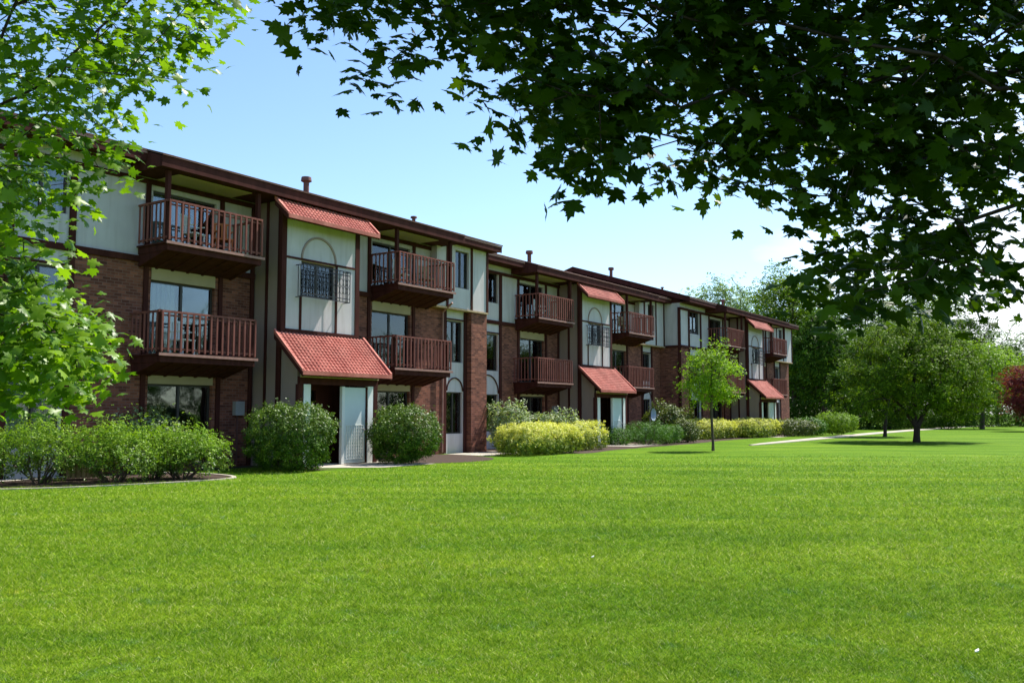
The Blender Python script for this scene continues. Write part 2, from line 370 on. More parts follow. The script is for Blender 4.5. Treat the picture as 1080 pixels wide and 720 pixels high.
def make_shrub(name, loc, size, mat, label, cat='shrub', group=None, n=6000, leaf=.07, kind='oval', boxy=2.2, rz=0, stems=10, lumps=7, lowcut=.08, name_f='foliage', lump_amp=.18, stem_h=.5, bark='bark', fill=.3, dens=46, spread=None, tuft=.45, low_leaf=None):
    """size = full (x,y,z); rounded-box volume filled with leaves, plus woody stems"""
    root = empty(name, loc, rz); tag(root, label, cat, group)
    sx, sy, sz = size[0] / 2, size[1] / 2, size[2]
    area = sx * sy * 4 + 2 * (sx + sy) * 2 * sz
    K = int(max(60, min(1500, area * dens))); per = max(8, n // K)
    p = rng.normal(0, 1, (K, 3)); p /= np.linalg.norm(p, axis=1)[:, None]
    q = p / ((np.abs(p) ** boxy).sum(1) ** (1 / boxy))[:, None]
    L = rng.normal(0, 1, (lumps, 3)); L /= np.linalg.norm(L, axis=1)[:, None]
    amp = 1 + lump_amp * (np.maximum(0, (p @ L.T)) ** 10).max(1) - lump_amp * .65
    rad = np.where(rng.random(K) < fill, rng.uniform(.35, .9, K), 1 - np.abs(rng.normal(0, .05, K)) + .10 * (rng.random(K) < .14)) * amp
    ctr = q * rad[:, None] * np.array([sx, sy, sz / 2]) * .96; ctr[:, 2] += sz / 2
    sp = spread or .047
    ex = rng.exponential(1, (K, per)) * .8
    o3 = rng.normal(0, 1, (K, per, 3)) * sp * rng.uniform(.6, 1.3, K)[:, None, None]
    o3 += (p * np.array([.5, .5, 1]) + np.array([0, 0, .35]))[:, None, :] * (ex * sp * 1.1)[:, :, None] * tuft
    pos = (ctr[:, None, :] + o3).reshape(-1, 3); pp = np.repeat(p, per, 0)
    lc = lowcut * sz * (1 + .5 * np.sin(pos[:, 0] * 5 / max(sx, .5)) * (lowcut > .1))
    keep = (pos[:, 2] > lc) | ((rng.random(len(pos)) < .12) & (pos[:, 2] > .03)); pos = pos[keep]; pp = pp[keep]
    up = pp * .8 + np.array([0, 0, .5])
    rr = np.sqrt((pos[:, 0] / sx) ** 2 + (pos[:, 1] / sy) ** 2 + ((pos[:, 2] - sz / 2) / (sz / 2)) ** 2)
    if low_leaf is not None:
        hgt = pos[:, 2] / sz + rng.normal(0, .16, len(pos)); k = hgt < .52  # leaves below about mid height take the second leaf material
        leaves('lower_foliage', pos[k], up[k], leaf, kind, low_leaf, root, .55); pos, up = pos[~k], up[~k]
    leaves(name_f, pos, up, leaf, kind, mat, root, .55)
    if stems:
        mb = MB()
        for i in range(stems):
            a = rng.uniform(0, 2 * math.pi); r0 = rng.uniform(0, .25); r1 = rng.uniform(.4, .85)
            b0 = (math.cos(a) * r0 * sx, math.sin(a) * r0 * sy, -.03); m_ = (math.cos(a) * r1 * .7 * sx, math.sin(a) * r1 * .7 * sy, sz * stem_h * .6); t_ = (math.cos(a + .2) * r1 * sx, math.sin(a + .2) * r1 * sy, sz * (stem_h + .2))
            mb.tube(b0, m_, .018, .012, 5); mb.tube(m_, t_, .012, .005, 5)
        mb.build('stem', M[bark], root)
    return root

# ------------------------------------------------------------------ camera
FPX = 950.0; PITCH = math.atan(76 / FPX); EYE = 1.5
cam = bpy.data.objects.new('camera', bpy.data.cameras.new('camera')); COL.objects.link(cam)
cam.location = (0, 0, EYE); cam.rotation_euler = (math.pi / 2 + PITCH, 0, 0)
cam.data.sensor_width = 36; cam.data.lens = FPX / 1080 * 36; cam.data.clip_end = 3000; S.camera = cam
def at(px, py, Y):      # a point of the place seen there at distance Y ahead
    a = (px - 540) / FPX; b = (360 - py) / FPX
    dy = math.cos(PITCH) - b * math.sin(PITCH); dz = math.sin(PITCH) + b * math.cos(PITCH)
    return np.array([a / dy * Y, Y, EYE + dz / dy * Y])

# ------------------------------------------------------------------ light
UX, UY = .5593, .8290; NX, NY = UY, -UX          # along the facade, out of the facade
SUN_EL = R(54); dn = .23; du = math.sqrt(1 - dn * dn)
SX, SY = UX * du + NX * dn, UY * du + NY * dn    # horizontal direction towards the sun
sun = bpy.data.objects.new('sun', bpy.data.lights.new('sun', 'SUN')); COL.objects.link(sun)
sun.data.energy = 5.0; sun.data.angle = R(.5); sun.data.color = (1, .955, .87)
dirv = Vector((SX * math.cos(SUN_EL), SY * math.cos(SUN_EL), math.sin(SUN_EL)))
sun.rotation_euler = dirv.to_track_quat('Z', 'Y').to_euler(); sun.location = (20, 10, 40)
W = bpy.data.worlds.new('World'); S.world = W; W.use_nodes = True; wt = W.node_tree; wt.nodes.clear()
wo = wt.nodes.new('ShaderNodeOutputWorld'); bg = wt.nodes.new('ShaderNodeBackground'); sky = wt.nodes.new('ShaderNodeTexSky')
sky.sky_type = 'NISHITA'; sky.sun_disc = False; sky.sun_elevation = SUN_EL; sky.sun_rotation = math.atan2(SX, SY)
sky.air_density = 1.0; sky.dust_density = .4; sky.ozone_density = .9
bg.inputs[1].default_value = .097
# thin white cloud low in the sky, by direction
tcw = wt.nodes.new('ShaderNodeTexCoord'); mpw = wt.nodes.new('ShaderNodeMapping'); mpw.inputs['Scale'].default_value = (1, 1, 3.2)
nz = wt.nodes.new('ShaderNodeTexNoise'); nz.inputs['Scale'].default_value = 2.1; nz.inputs['Detail'].default_value = 7; nz.inputs['Roughness'].default_value = .55
wt.links.new(tcw.outputs['Generated'], mpw.inputs[0]); wt.links.new(mpw.outputs[0], nz.inputs[0])
dp = wt.nodes.new('ShaderNodeVectorMath'); dp.operation = 'DOT_PRODUCT'; dp.inputs[1].default_value = Vector((.56, .80, .10)).normalized()
wt.links.new(tcw.outputs['Generated'], dp.inputs[0])
mr = wt.nodes.new('ShaderNodeMapRange'); mr.inputs[1].default_value = .91; mr.inputs[2].default_value = 1.0; mr.inputs[3].default_value = -.25; mr.inputs[4].default_value = .34
wt.links.new(dp.outputs['Value'], mr.inputs[0])
adw = wt.nodes.new('ShaderNodeMath'); adw.operation = 'ADD'; wt.links.new(nz.outputs[0], adw.inputs[0]); wt.links.new(mr.outputs[0], adw.inputs[1])
rw = wt.nodes.new('ShaderNodeValToRGB'); rw.color_ramp.elements[0].position = .50; rw.color_ramp.elements[1].position = .86
wt.links.new(adw.outputs[0], rw.inputs[0])
tint = wt.nodes.new('ShaderNodeMix'); tint.data_type = 'RGBA'; tint.blend_type = 'MULTIPLY'; tint.inputs[0].default_value = 1; tint.inputs[7].default_value = (1.0, 1.12, 1.22, 1); wt.links.new(sky.outputs[0], tint.inputs[6])
mw = wt.nodes.new('ShaderNodeMix'); mw.data_type = 'RGBA'; mw.inputs[7].default_value = (8.5, 8.8, 9.2, 1)
wt.links.new(rw.outputs[0], mw.inputs[0]); wt.links.new(tint.outputs[2], mw.inputs[6]); wt.links.new(mw.outputs[2], bg.inputs[0]); wt.links.new(bg.outputs[0], wo.inputs[0])
S.view_settings.view_transform = 'Standard'; S.view_settings.look = 'None'; S.view_settings.exposure = 1.0; S.view_settings.gamma = 1
S.render.engine = 'CYCLES'
S.cycles.max_bounces = 6; S.cycles.transparent_max_bounces = 12

# ------------------------------------------------------------------ building
P0 = (-8.061, 25.729)
B = empty('apartment_building', (P0[0], P0[1], 0), math.atan2(UY, UX))
tag(B, 'long three storey brick and stucco apartment building with dark timber balconies and red tiled canopies', 'building')
def world(s, d, h=0): return (P0[0] + UX * s + NX * d, P0[1] + UY * s + NY * d, h)

def wall(name, mat, s0, s1, h0, h1, df, th, openings=()):
    mb = MB(); cuts = sorted({s0, s1, *[max(s0, min(s1, v)) for o in openings for v in o[:2]]})
    for a, b in zip(cuts, cuts[1:]):
        if b - a < 1e-4: continue
        m = (a + b) / 2; z = h0
        for o in sorted([o for o in openings if o[0] < m < o[1]], key=lambda o: o[2]):
            t = max(h0, min(h1, o[2])); u = max(h0, min(h1, o[3]))
            if t > z + 1e-4: mb.box(a, b, df - th, df, z, t)
            z = max(z, u)
        if z < h1 - 1e-4: mb.box(a, b, df - th, df, z, h1)
    if mb.v: return mb.build(name, mat, B)

def window(s0, s1, h0, h1, df, curtain=None, name='window', mull=1, transom=None):
    t = .05; y = df - .10; mb = MB()
    mb.box(s0, s1, y - .06, y, h1 - t, h1); mb.box(s0, s1, y - .06, y, h0, h0 + t)
    mb.box(s0, s0 + t, y - .06, y, h0 + t, h1 - t); mb.box(s1 - t, s1, y - .06, y, h0 + t, h1 - t)
    for i in range(1, mull + 1):
        m = s0 + (s1 - s0) * i / (mull + 1); mb.box(m - t * .7, m + t * .7, y - .07, y + .008, h0 + t, h1 - t)
    if transom: mb.box(s0 + t, s1 - t, y - .055, y + .004, transom - .025, transom + .025)
    w = mb.build(name, M['bronze'], B)
    MB().box(s0 + t * .5, s1 - t * .5, y - .035, y - .029, h0 + t * .5, h1 - t * .5).build('pane', M['glass'], w)
    if curtain:
        c = MB(); a = s0 + (s1 - s0) * curtain[0]; b = s0 + (s1 - s0) * curtain[1]; z = h0 if len(curtain) < 3 else h0 + (h1 - h0) * curtain[2]
        n = max(4, int((b - a) / .09)); vs = []; fs = []
        for i in range(n + 1):
            x = a + (b - a) * i / n; yy = -(df - .24) + (.02 if i % 2 else -.02)
            vs += [(x, yy, z), (x, yy, h1)]
        for i in range(n): fs.append((2 * i, 2 * i + 2, 2 * i + 3, 2 * i + 1))
        c.add(vs, fs); c.build('curtain', M['blind'], w)
    return w

def balcony(s0, s1, h, d0, posts_to=None, dep=1.3, dense=.18):
    w = MB(); dw = d0; de = d0 + dep; g = .02
    w.box(s0 - .05, s1 + .05, dw + .01, de - .001, h - .07, h - .03)                      # boards
    w.box(s0, s1, de - .10, de - .04, h - .24, h - .072); w.box(s0, s0 + .05, dw + .01, de - .105, h - .24, h - .072); w.box(s1 - .05, s1, dw + .01, de - .105, h - .24, h - .072)
    n = 6
    for i in range(n + 1):
        x = s0 + .06 + (s1 - s0 - .12) * i / n
        w.prism([(-(dw + .01), h - .072), (-(de - .11), h - .072), (-(de - .11), h - .22), (-(dw + .01), h - .56)], 0, x - .035, x + .035)
    w.prism([(-(dw + .012), h - .50), (-(de - .13), h - .17), (-(de - .13), h - .20), (-(dw + .012), h - .53)], 0, s0 + .1, s1 - .1)
    b = w.build('balcony', M['timber'], B)
    MB().box(s0 - .07, s1 + .07, de, de + .03, h - .085, h - .015).build('deck_edge', M['cap'], b)
    r = MB(); T = h + 1.06
    f = de - .04
    r.box(s0, s1, f - .045, f + .045, T - .05, T); r.box(s0 + .02, s1 - .02, f - .02, f + .02, h + .07, h + .12); r.box(s0 + .02, s1 - .02, f - .015, f + .015, T - .14, T - .10)
    k = int((s1 - s0) / dense)
    for i in range(k + 1):
        x = s0 + .02 + (s1 - s0 - .04) * i / k; r.box(x - .024, x + .024, f - .016 + .034, f + .052, h + .02, T - .055)
    for x in (s0, s1):
        r.box(x - .04, x + .04, dw + .02, f - .047, T - .05, T); r.box(x - .018, x + .018, dw + .02, f - .05, h + .07, h + .12)
        m = int(dep / dense)
        for i in range(m): y = dw + .1 + (dep - .25) * i / (m - 1); r.box(x - .05, x - .022, y - .02, y + .02, h + .02, T - .055)
    r.build('railing', M['rail'], b)
    if posts_to:
        for x in (s0 + .05, s1 - .05): MB().box(x - .055, x + .055, f - .18, f - .07, h - .03, posts_to).build('roof_post', M['timber'], b)
    else:
        for x in (s0 + .03, s1 - .03): MB().box(x - .045, x + .045, f - .15, f - .06, h - .03, T + .02).build('rail_post', M['timber'], b)
    return b

def tile_canopy(s0, s1, dr, hr, de, he, pitch=.14, rows=7, name='tile_canopy'):
    """barrel-tile canopy sloping from ridge (dr,hr) to eave (de,he)"""
    V = []; nx = int((s1 - s0) / pitch) * 6; L = math.hypot(de - dr, hr - he); nd, nh = (hr - he) / L, (de - dr) / L
    rows_v = []
    for k in range(rows):
        rows_v += [(k / rows, .0), ((k + 1) / rows - .001, .016)]
    for (t, lift) in rows_v:
        for i in range(nx + 1):
            x = s0 + (s1 - s0) * i / nx; w = abs(math.sin(math.pi * (x - s0) / pitch)) ** .8 * .055 + lift
            d = dr + (de - dr) * t + nd * w; h = hr + (he - hr) * t + nh * w; V.append((x, -d, h))
    F = []; W_ = nx + 1
    for j in range(len(rows_v) - 1):
        for i in range(nx): F.append((j * W_ + i, j * W_ + i + 1, (j + 1) * W_ + i + 1, (j + 1) * W_ + i))
    mb = MB(); mb.add(V, F); o = mb.build(name, M['tile'], B, fix=False)
    # timber body below, end trims, eave gutter
    u = MB(); e = .012
    u.prism([(-dr, hr - e), (-de, he - e), (-de, he - .10), (-dr, hr - .16)], 0, s0 + .01, s1 - .01); u.build('canopy_deck', M['timber'], o)
    for a, b in ((s0 - .07, s0 + .008), (s1 - .008, s1 + .07)):
        MB().prism([(-dr + .0, hr + .10), (-de - .05, he + .095), (-de - .05, he + .02), (-dr, hr - .02)], 0, a, b).build('verge_tile', M['tile'], o)
        MB().prism([(-dr + .0, hr - .022), (-de - .04, he + .015), (-de - .04, he - .12), (-dr, hr - .18)], 0, a + .012, b - .012).build('bargeboard', M['timber'], o)
    MB().box(s0 - .05, s1 + .05, de + .02, de + .07, he - .07, he + .045).build('eave_edge', M['tile'], o)
    return o

def arch_ring(sc, h0, r, d, w=.05, t=.04, mat=None):
    mb = MB(); n = 20; V = []
    for i in range(n + 1):
        a = math.pi * i / n
        for rr in (r - w, r):
            for dd in (d, d + t): V.append((sc + math.cos(a) * rr, -dd, h0 + math.sin(a) * rr))
    F = []
    for i in range(n):
        b = i * 4; c = b + 4
        F += [(b, b + 1, c + 1, c), (b + 1, b + 3, c + 3, c + 1), (b + 3, b + 2, c + 2, c + 3), (b + 2, b, c, c + 2)]
    mb.add(V, F); return mb.build('arch_trim', mat or M['timber'], B)

def balconette(s0, s1, h0, h1, d):
    mb = MB(); f = d + .30; rr = .011
    for z in (h0, h0 + .10, h1 - .12, h1): mb.box(s0, s1, f - .012, f + .012, z - .012, z + .012)
    for x in (s0, s1):
        for z in (h0, h1): mb.box(x - .012, x + .012, d + .005, f - .013, z - .012, z + .012)
        for y in (.1, .2): mb.box(x - .008, x + .008, d + y - .008, d + y + .008, h0 + .013, h1 - .013)
    n = 13
    for i in range(n + 1):
        x = s0 + (s1 - s0) * i / n; mb.box(x - .009, x + .009, f - .009, f + .009, h0, h1)
    m = (h0 + h1) / 2
    for i in range(n):
        x = s0 + (s1 - s0) * (i + .5) / n
        for (z, q) in ((m + .12, 1), (m - .12, -1)):
            pts = [(x + math.cos(t) * .065, -f, z + math.sin(t) * .12) for t in [k * math.pi / 5 for k in range(11)]]
            for a, b in zip(pts, pts[1:]): mb.tube(a, b, .007, .007, 4, False, False)
    mb.build('balconette', M['iron'], B)

EAVE = 7.97; SLOPE = math.tan(R(17.4)); RIDGE_D = -7.0
def roof(s0, s1, d0, ext=None, ov0=.35, ov1=.33):
    a, b = s0 - ov0, s1 + ov1; de = d0 + .75; he = EAVE + .65 * SLOPE; hr = he + (de - RIDGE_D) * SLOPE; back = 2 * RIDGE_D - de
    mb = MB(); t = .05
    mb.prism([(-de - .03, he + .002), (-RIDGE_D, hr + .01), (-back, he + .002), (-back, he + t), (-RIDGE_D, hr + t + .01), (-de - .03, he + t)], 0, a - .03, b + .03)
    o = mb.build('roof', M['shingle'], B)
    runs = [(a, b)]
    if ext: runs = [(a, ext[0] - .002), (ext[1] + .002, b)]
    for (x, y) in runs:
        MB().box(x, y, de - .04, de, he - .26, he).build('fascia_board', M['fascia'], o)
        MB().box(x, y, de, de + .02, he - .06, he - .002).build('gutter', M['cap'], o)
        MB().box(max(x, a + .045), min(y, b - .045), d0 + .006, de - .045, he - .24, he - .21).build('soffit', M['timber'], o)
    if ext:
        x, y = ext; dx = d0 + 1.4
        MB().prism([(-dx - .03, EAVE + .002), (-de - .031, he + .002), (-de - .031, he + t), (-dx - .03, EAVE + t)], 0, x, y).build('roof_extension', M['shingle'], o)
        MB().box(x, y, dx - .04, dx, EAVE - .27, EAVE).build('fascia_board', M['fascia'], o)
        for q in (x, y - .04): MB().prism([(-dx + .042, EAVE - .27), (-dx + .042, EAVE - .004), (-de, he - .012), (-d0 - .02, he - .012), (-d0 - .02, EAVE - .27)], 0, q, q + .04).build('rake_board', M['fascia'], o)
        MB().box(x + .045, y - .045, d0 + .006, dx - .045, EAVE - .25, EAVE - .22).build('soffit', M['timber'], o)
    for x in (a, b - .04):       # rake boards at the gable ends
        MB().prism([(-de + .045, he - .24), (-de + .045, he - .004), (-RIDGE_D, hr - .01), (-back - .05, he - .004), (-back - .05, he - .24), (-RIDGE_D, hr - .26)], 0, x, x + .04).build('rake_board', M['fascia'], o)
    for x in (s0 + .01, s1 - .13):
        MB().prism([(-d0 + .01, EAVE - .016), (-d0 + .01, EAVE + 1.40 * SLOPE - .02), (-RIDGE_D, hr - .03), (-back - 1.4, EAVE + 1.4 * SLOPE - .02), (-back - 1.4, EAVE - .016)], 0, x, x + .12).build('gable_wall', M['timber'], o)
    return o

def vent(s, d, big=True, d0=0):
    hb = EAVE + (d0 + 1.4 - d) * SLOPE; r = .10 if big else .07; H = .62 if big else .28
    mb = MB(); mb.tube((s, -d, hb - .1), (s, -d, hb + H * .7), r, r, 14); mb.tube((s, -d, hb + H * .7), (s, -d, hb + H * .78), r, r * 1.9, 14)
    mb.tube((s, -d, hb + H * .78), (s, -d, hb + H), r * 1.9, r * 1.7, 14)
    mb.build('roof_vent', M['vent'], B)

ops_all = []
F1, F2, F3 = 0.0, 3.03, 5.87
def block(o, d0, dz, sA, sB, colL, colR, curt, first=True):
    """one stepped block; o = origin of its measured features, rel coordinates below"""
    th = .2; d3 = F3 + dz; d2 = F2 + dz; band0, band1 = 5.44 + dz * .7, 5.60 + dz * .7
    WIN = []   # s0,s1,h0,h1,curtain,mull
    for (a, b, k) in ((-2.62, -.60, 0), (5.85, 7.85, 3)):
        WIN += [(a, b, d3, 7.42, curt[k]), (a, b, d2, 5.02 + dz, curt[k + 1]), (a, b, .10, 2.28, curt[k + 2])]
    ops = [(o + w[0], o + w[1], w[2], w[3]) for w in WIN]
    for w in WIN:
        window(o + w[0], o + w[1], w[2], w[3], d0, w[4])
        # header panel above
        top = band0 - .02 if w[3] < 5.2 + dz and w[3] > 3 else (2.72 if w[3] < 3 else None)
        if top: MB().box(o + w[0], o + w[1], d0 + .003, d0 + .025, w[3] + .003, top).build('header_panel', M['beige'], B)
    cops = []
    for (a, b), cu in ((colL, curt[6]), (colR, curt[7])):
        m0, m1 = o + a + .12, o + b - .12
        jet = a > 0
        if jet:
            JW = (o + 10.12, o + 10.98, 6.28 + dz * .5, 7.72)
            wall('jetty_wall', M['stucco'], o + 9.0, sB - .004, band0 + .06, EAVE - .05, d0 + .30, .285, [JW])
            window(*JW, d0 + .30, (.35, 1), mull=1)
            MB().box(o + 8.95, sB - .002, d0 + .07, d0 + .335, band0 - .012, band0 + .055).build('jetty_trim', M['wood'], B)
            for q in (o + 9.62, o + 11.14, sB - .07): MB().box(q - .06, q + .06, d0 + .302, d0 + .335, band0 + .06, EAVE - .06).build('timber_post', M['timber'], B)
        cw = [(m0, m1, 6.34 + dz * .5, 7.6), (m0, m1, 3.45 + dz, 5.04 + dz), (m0, m1, .74, 2.32)]
        for i, w in enumerate(cw):
            if not (jet and i == 0): window(*w, d0, cu if i != 1 else (0, .55), mull=1)
        arch_ring((m0 + m1) / 2, 2.36, (m1 - m0) / 2, d0 + .004, .045, .03)
        cops += cw
    # wall pieces
    segs = []; edges = [sA, o + colL[0], o + colL[1], o + colR[0], o + colR[1], sB]
    kinds = ['b', 's', 'b', 's', 'b']
    for (a, b, k) in zip(edges, edges[1:], kinds):
        if b - a < .02: continue
        if k == 's': wall('stucco_panel', M['stucco'], a + .002, b - .002, 0, EAVE - .02, d0 - .01, th, cops)
        else:
            parts = [(a, b)]
            if a < o + 2 < b: parts = [(a, o + .8), (o + 3.9, b)]
            for (x, y) in parts:
                wall('brick_wall', M['brick'], x + .002, y - .002, 0, band0 + .02, d0, th, ops)
                wall('stucco_panel', M['stucco'], x + .002, y - .002, band0 + .022, EAVE - .02, d0 - .012, th, ops)
    # timbers
    def post(s, h0, h1, w=.16, d=d0, out=.05): MB().box(s - w / 2, s + w / 2, d + .001, d + out, h0, h1).build('timber_post', M['timber'], B)
    def beam(s0, s1, h0, h1, d=d0, out=.062, nm='timber_beam'): MB().box(s0, s1, d + .001, d + out, h0, h1).build(nm, M['timber'], B)
    beam(sA, o + .78, band0, band1); beam(o + 3.92, o + 8.93, band0, band1)
    beam(sA, o + 8.98, EAVE - .42, EAVE - .29, out=.055)
    for c in (colL, colR):
        for e in c:
            post(o + e, .02, band0 - .015)
            if e < 0: post(o + e, band1 + .003, EAVE - .425)
        for e0, e1 in (c,):
            beam(o + e0 + .085, o + e1 - .085, 5.06 + dz, 5.12 + dz, out=.03); 
    for s in (-2.78, -.42, 5.68, 8.02):
        post(o + s, band1 + .003, EAVE - .425, .13); post(o + s, .02, band0 - .003, .13)
    post(o + .70, .02, band0 - .003, .12); post(o + .70, band1 + .003, EAVE - .425, .12); post(o + 4.0, band1 + .003, EAVE - .425, .12)
    for s in (-4.1,):
        if dz < -.05: post(o + s, band1 + .003, EAVE - .425, .07, out=.03)
    for s in (-2.6, 5.8): MB().box(o + s, o + s + 2.4, d0 + .08, d0 + 1.02, EAVE - .288, EAVE - .272).build('ceiling_panel', M['beige'], B)
    # balconies
    for (a, b) in ((-3.03, -.03), (5.76, 8.76)):
        balcony(o + a, o + b, d3, d0 + .003, EAVE - .275); balcony(o + a - .12, o + b - .16, d2, d0 + .003)
    # ---- entry bay
    bo, bl, br = d0 + 1.2, o + .8, o + 3.9
    wops = [(o + 1.52, o + 2.92, 4.96 + dz, 6.0 + dz)]
    wall('bay_front', M['stucco'], bl + .08, br - .08, 3.55 + dz, EAVE - .28, bo, .15, wops)
    window(*wops[0], bo, (.5, 1), mull=1)
    MB().box(bl + .01, bl + .13, d0 + .002, bo - .155, 0, EAVE - .28).build('bay_side', M['tan'], B)
    MB().box(br - .13, br - .01, d0 + .002, bo - .155, 0, EAVE - .28).build('bay_side', M['tan'], B)
    for s in (bl + .04, br - .04): MB().box(s - .09, s + .09, bo - .15, bo + .03, 0, EAVE - .282).build('timber_post', M['timber'], B)
    for q in (d0 + .55,): MB().box(bl - .02, bl + .009, q - .05, q + .05, .05, EAVE - .285).build('timber_post', M['timber'], B)
    MB().box(bl + .132, br - .132, bo + .001, bo + .028, 6.01 + dz, 6.07 + dz).build('timber_beam', M['timber'], B)
    MB().box(bl + .132, br - .132, bo + .001, bo + .035, 3.83 + dz, 3.95 + dz).build('timber_beam', M['timber'], B)
    for s in (o + 1.50, o + 2.95): MB().box(s - .04, s + .04, bo + .001, bo + .028, 3.955 + dz, 6.008 + dz if s > o + 2 else 4.95 + dz).build('timber_post', M['timber'], B)
    arch_ring(o + 2.22, 6.075 + dz, .72, bo + .002, .06, .03, M['tan'])
    balconette(o + 1.32, o + 3.25, 4.90 + dz, 5.84 + dz, bo)
    tile_canopy(o + .50, o + 4.18, bo + .03, 7.64, bo + .56, 7.10 + dz * .3, rows=6)
    # ---- porch below
    pf = d0 + 2.0; hc = 3.80 + dz; he = 2.64 + dz * .6; pde = d0 + 2.38
    tile_canopy(o + .56, o + 4.12, bo + .04, hc, pde, he, rows=13)
    hp = he + .02
    sl = (hc - he) / (pde - bo - .04)
    for x in (bl + .0, br - .02):
        MB().prism([(-(bo + .035), 0), (-(pf - .1), 0), (-(pf - .1), hc - sl * (pf - .1 - bo - .04) - .24), (-(bo + .035), hc - .24)], 0, x, x + .10).build('porch_side', M['tan'], B)
    MB().box(bl + .01, br + .12, pf - .12, pf, hp - .33, hp - .12).build('porch_beam', M['timber'], B)
    MB().box(bl + .01, br + .12, pf + .002, pf + .03, hp - .14, hp - .02).build('beige_trim', M['beige'], B)
    for (x0, x1, mt, nm) in ((bl - .04, bl + .13, 'timber', 'porch_post'), (bl + .16, bl + .42, 'white', 'porch_column'), (br - .32, br - .10, 'white', 'porch_column'), (br - .06, br + .10, 'timber', 'porch_post')):
        MB().box(x0, x1, pf - .12, pf + .004, .0, hp - .332).build(nm, M[mt], B)
    # porch inner wall with the doors: dark open vestibule, pale door with lattice screen
    wall('porch_wall', M['timber'], bl + .14, br - .14, 0, hc - .25, bo - .16, .1, [(o + 1.3, o + 2.35, 0, 2.2)])
    dr = MB().box(o + 2.62, o + 3.52, pf - .10, pf - .05, .04, 2.28).build('entrance_door', M['door'], B)
    MB().box(o + 2.50, o + 2.61, pf - .12, pf - .02, .02, 2.30).build('door_frame', M['white'], dr); MB().box(o + 3.53, o + 3.57, pf - .12, pf - .02, .02, 2.30).build('door_frame', M['timber'], dr)
    lat = MB()
    for i in range(8): lat.box(o + 2.72 + i * .10, o + 2.735 + i * .10, pf - .048, pf - .03, .15, 1.15)
    for i in range(11): lat.box(o + 2.70, o + 3.44, pf - .048, pf - .034, .15 + i * .10, .163 + i * .10)
    lat.build('lattice', M['white'], dr)
    kn = MB(); kn.tube((o + 3.44, -(pf - .05), 1.02), (o + 3.44, -(pf + .01), 1.02), .025, .03, 8); kn.build('handle', M['metal'], dr)
    MB().box(o + 1.0, o + 2.5, d0 + .7, pf - .2, .001, .03).build('door_sill', M['stone'], B)
    roof(sA, sB, d0, (o - 3.35, o + 9.25))

block(0, 0, 0, -7.2, 12.25, (-6.3, -4.82), (9.85, 11.12), [(0, .5), (0, .45), None, (.5, 1), (0, .5), None, (0, 1), (.0, 1)])
block(19.6, -1.3, -.12, 12.27, 31.9, (-6.05, -4.2), (9.85, 11.12), [(.4, .8), (0, .3), (.5, 1), (0, .6), (0, .4), None, (0, .5), (.4, 1)])
block(39.1, 0, -.17, 31.95, 52.4, (-5.95, -4.15), (9.85, 11.12), [(0, .4), (.5, 1), None, (.3, .9), None, (0, .5), (.3, .7), (.0, .5)])
# far left continuation of the row (mostly behind leaves)
wall('brick_wall', M['brick'], -16, -7.22, 0, 5.44, -1.3, .2, [(-11, -9.2, .6, 2.3), (-11, -9.2, 3.5, 5.0)]); wall('stucco_panel', M['stucco'], -16, -7.22, 5.445, EAVE - .02, -1.31, .2, [(-11, -9.2, 6.3, 7.6)])
for z in ((.6, 2.3), (3.5, 5.0), (6.3, 7.6)): window(-11, -9.2, z[0], z[1], -1.3, (0, 1))
MB().box(-16, -7.25, -1.299, -1.24, 5.44, 5.6).build('timber_beam', M['timber'], B); roof(-16, -7.21, -1.3)
# end walls, party walls at the steps, dark rooms behind the windows, back wall
for (s, a, b, nm, mt) in ((12.06, -14.0, -.202, 'brick_wall', 'brick'),):
    MB().box(s, s + .19, a, b, 0, EAVE - .02).build(nm, M[mt], B)
MB().box(52.2, 52.39, -14, -.202, 0, 5.44).build('brick_wall', M['brick'], B); MB().box(52.2, 52.38, -14, -.202, 5.445, EAVE - .02).build('stucco_panel', M['stucco'], B)
MB().box(31.96, 32.15, -2.5, -.202, 0, 5.34).build('brick_wall', M['brick'], B); MB().box(31.965, 32.15, -2.5, -.21, 5.345, EAVE - .02).build('stucco_panel', M['stucco'], B)
MB().box(31.90, 31.958, -.16, .02, .02, EAVE - .28).build('timber_post', M['timber'], B)
MB().box(31.90, 31.962, -1.22, -.165, 5.33, 5.47).build('timber_beam', M['timber'], B)
MB().box(-16, 52.19, -14, -13.8, 0, EAVE - .02).build('brick_wall', M['brick'], B)
MB().box(-16.2, -16.0, -14, -1.3, 0, EAVE - .02).build('brick_wall', M['brick'], B)
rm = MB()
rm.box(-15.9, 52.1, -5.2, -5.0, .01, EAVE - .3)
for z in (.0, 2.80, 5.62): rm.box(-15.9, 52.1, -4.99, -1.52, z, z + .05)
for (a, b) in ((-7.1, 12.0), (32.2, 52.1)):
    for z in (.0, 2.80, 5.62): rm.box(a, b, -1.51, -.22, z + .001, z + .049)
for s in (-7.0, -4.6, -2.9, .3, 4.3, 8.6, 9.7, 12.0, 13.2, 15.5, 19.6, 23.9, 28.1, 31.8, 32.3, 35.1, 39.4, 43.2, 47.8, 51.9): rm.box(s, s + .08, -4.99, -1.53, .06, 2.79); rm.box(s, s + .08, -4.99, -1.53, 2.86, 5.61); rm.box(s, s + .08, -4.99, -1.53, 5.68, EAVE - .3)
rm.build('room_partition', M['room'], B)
for (s, d, big, dd) in ((4.63, -2.0, True, 0), (9.66, -1.4, False, 0), (20.4, -3.0, True, -1.3), (15.6, -3, False, -1.3), (18.2, -3.5, False, -1.3), (32.9, -5, True, 0), (40.5, -5, False, 0), (52.0, -5, True, 0)): vent(s, d, big, dd)
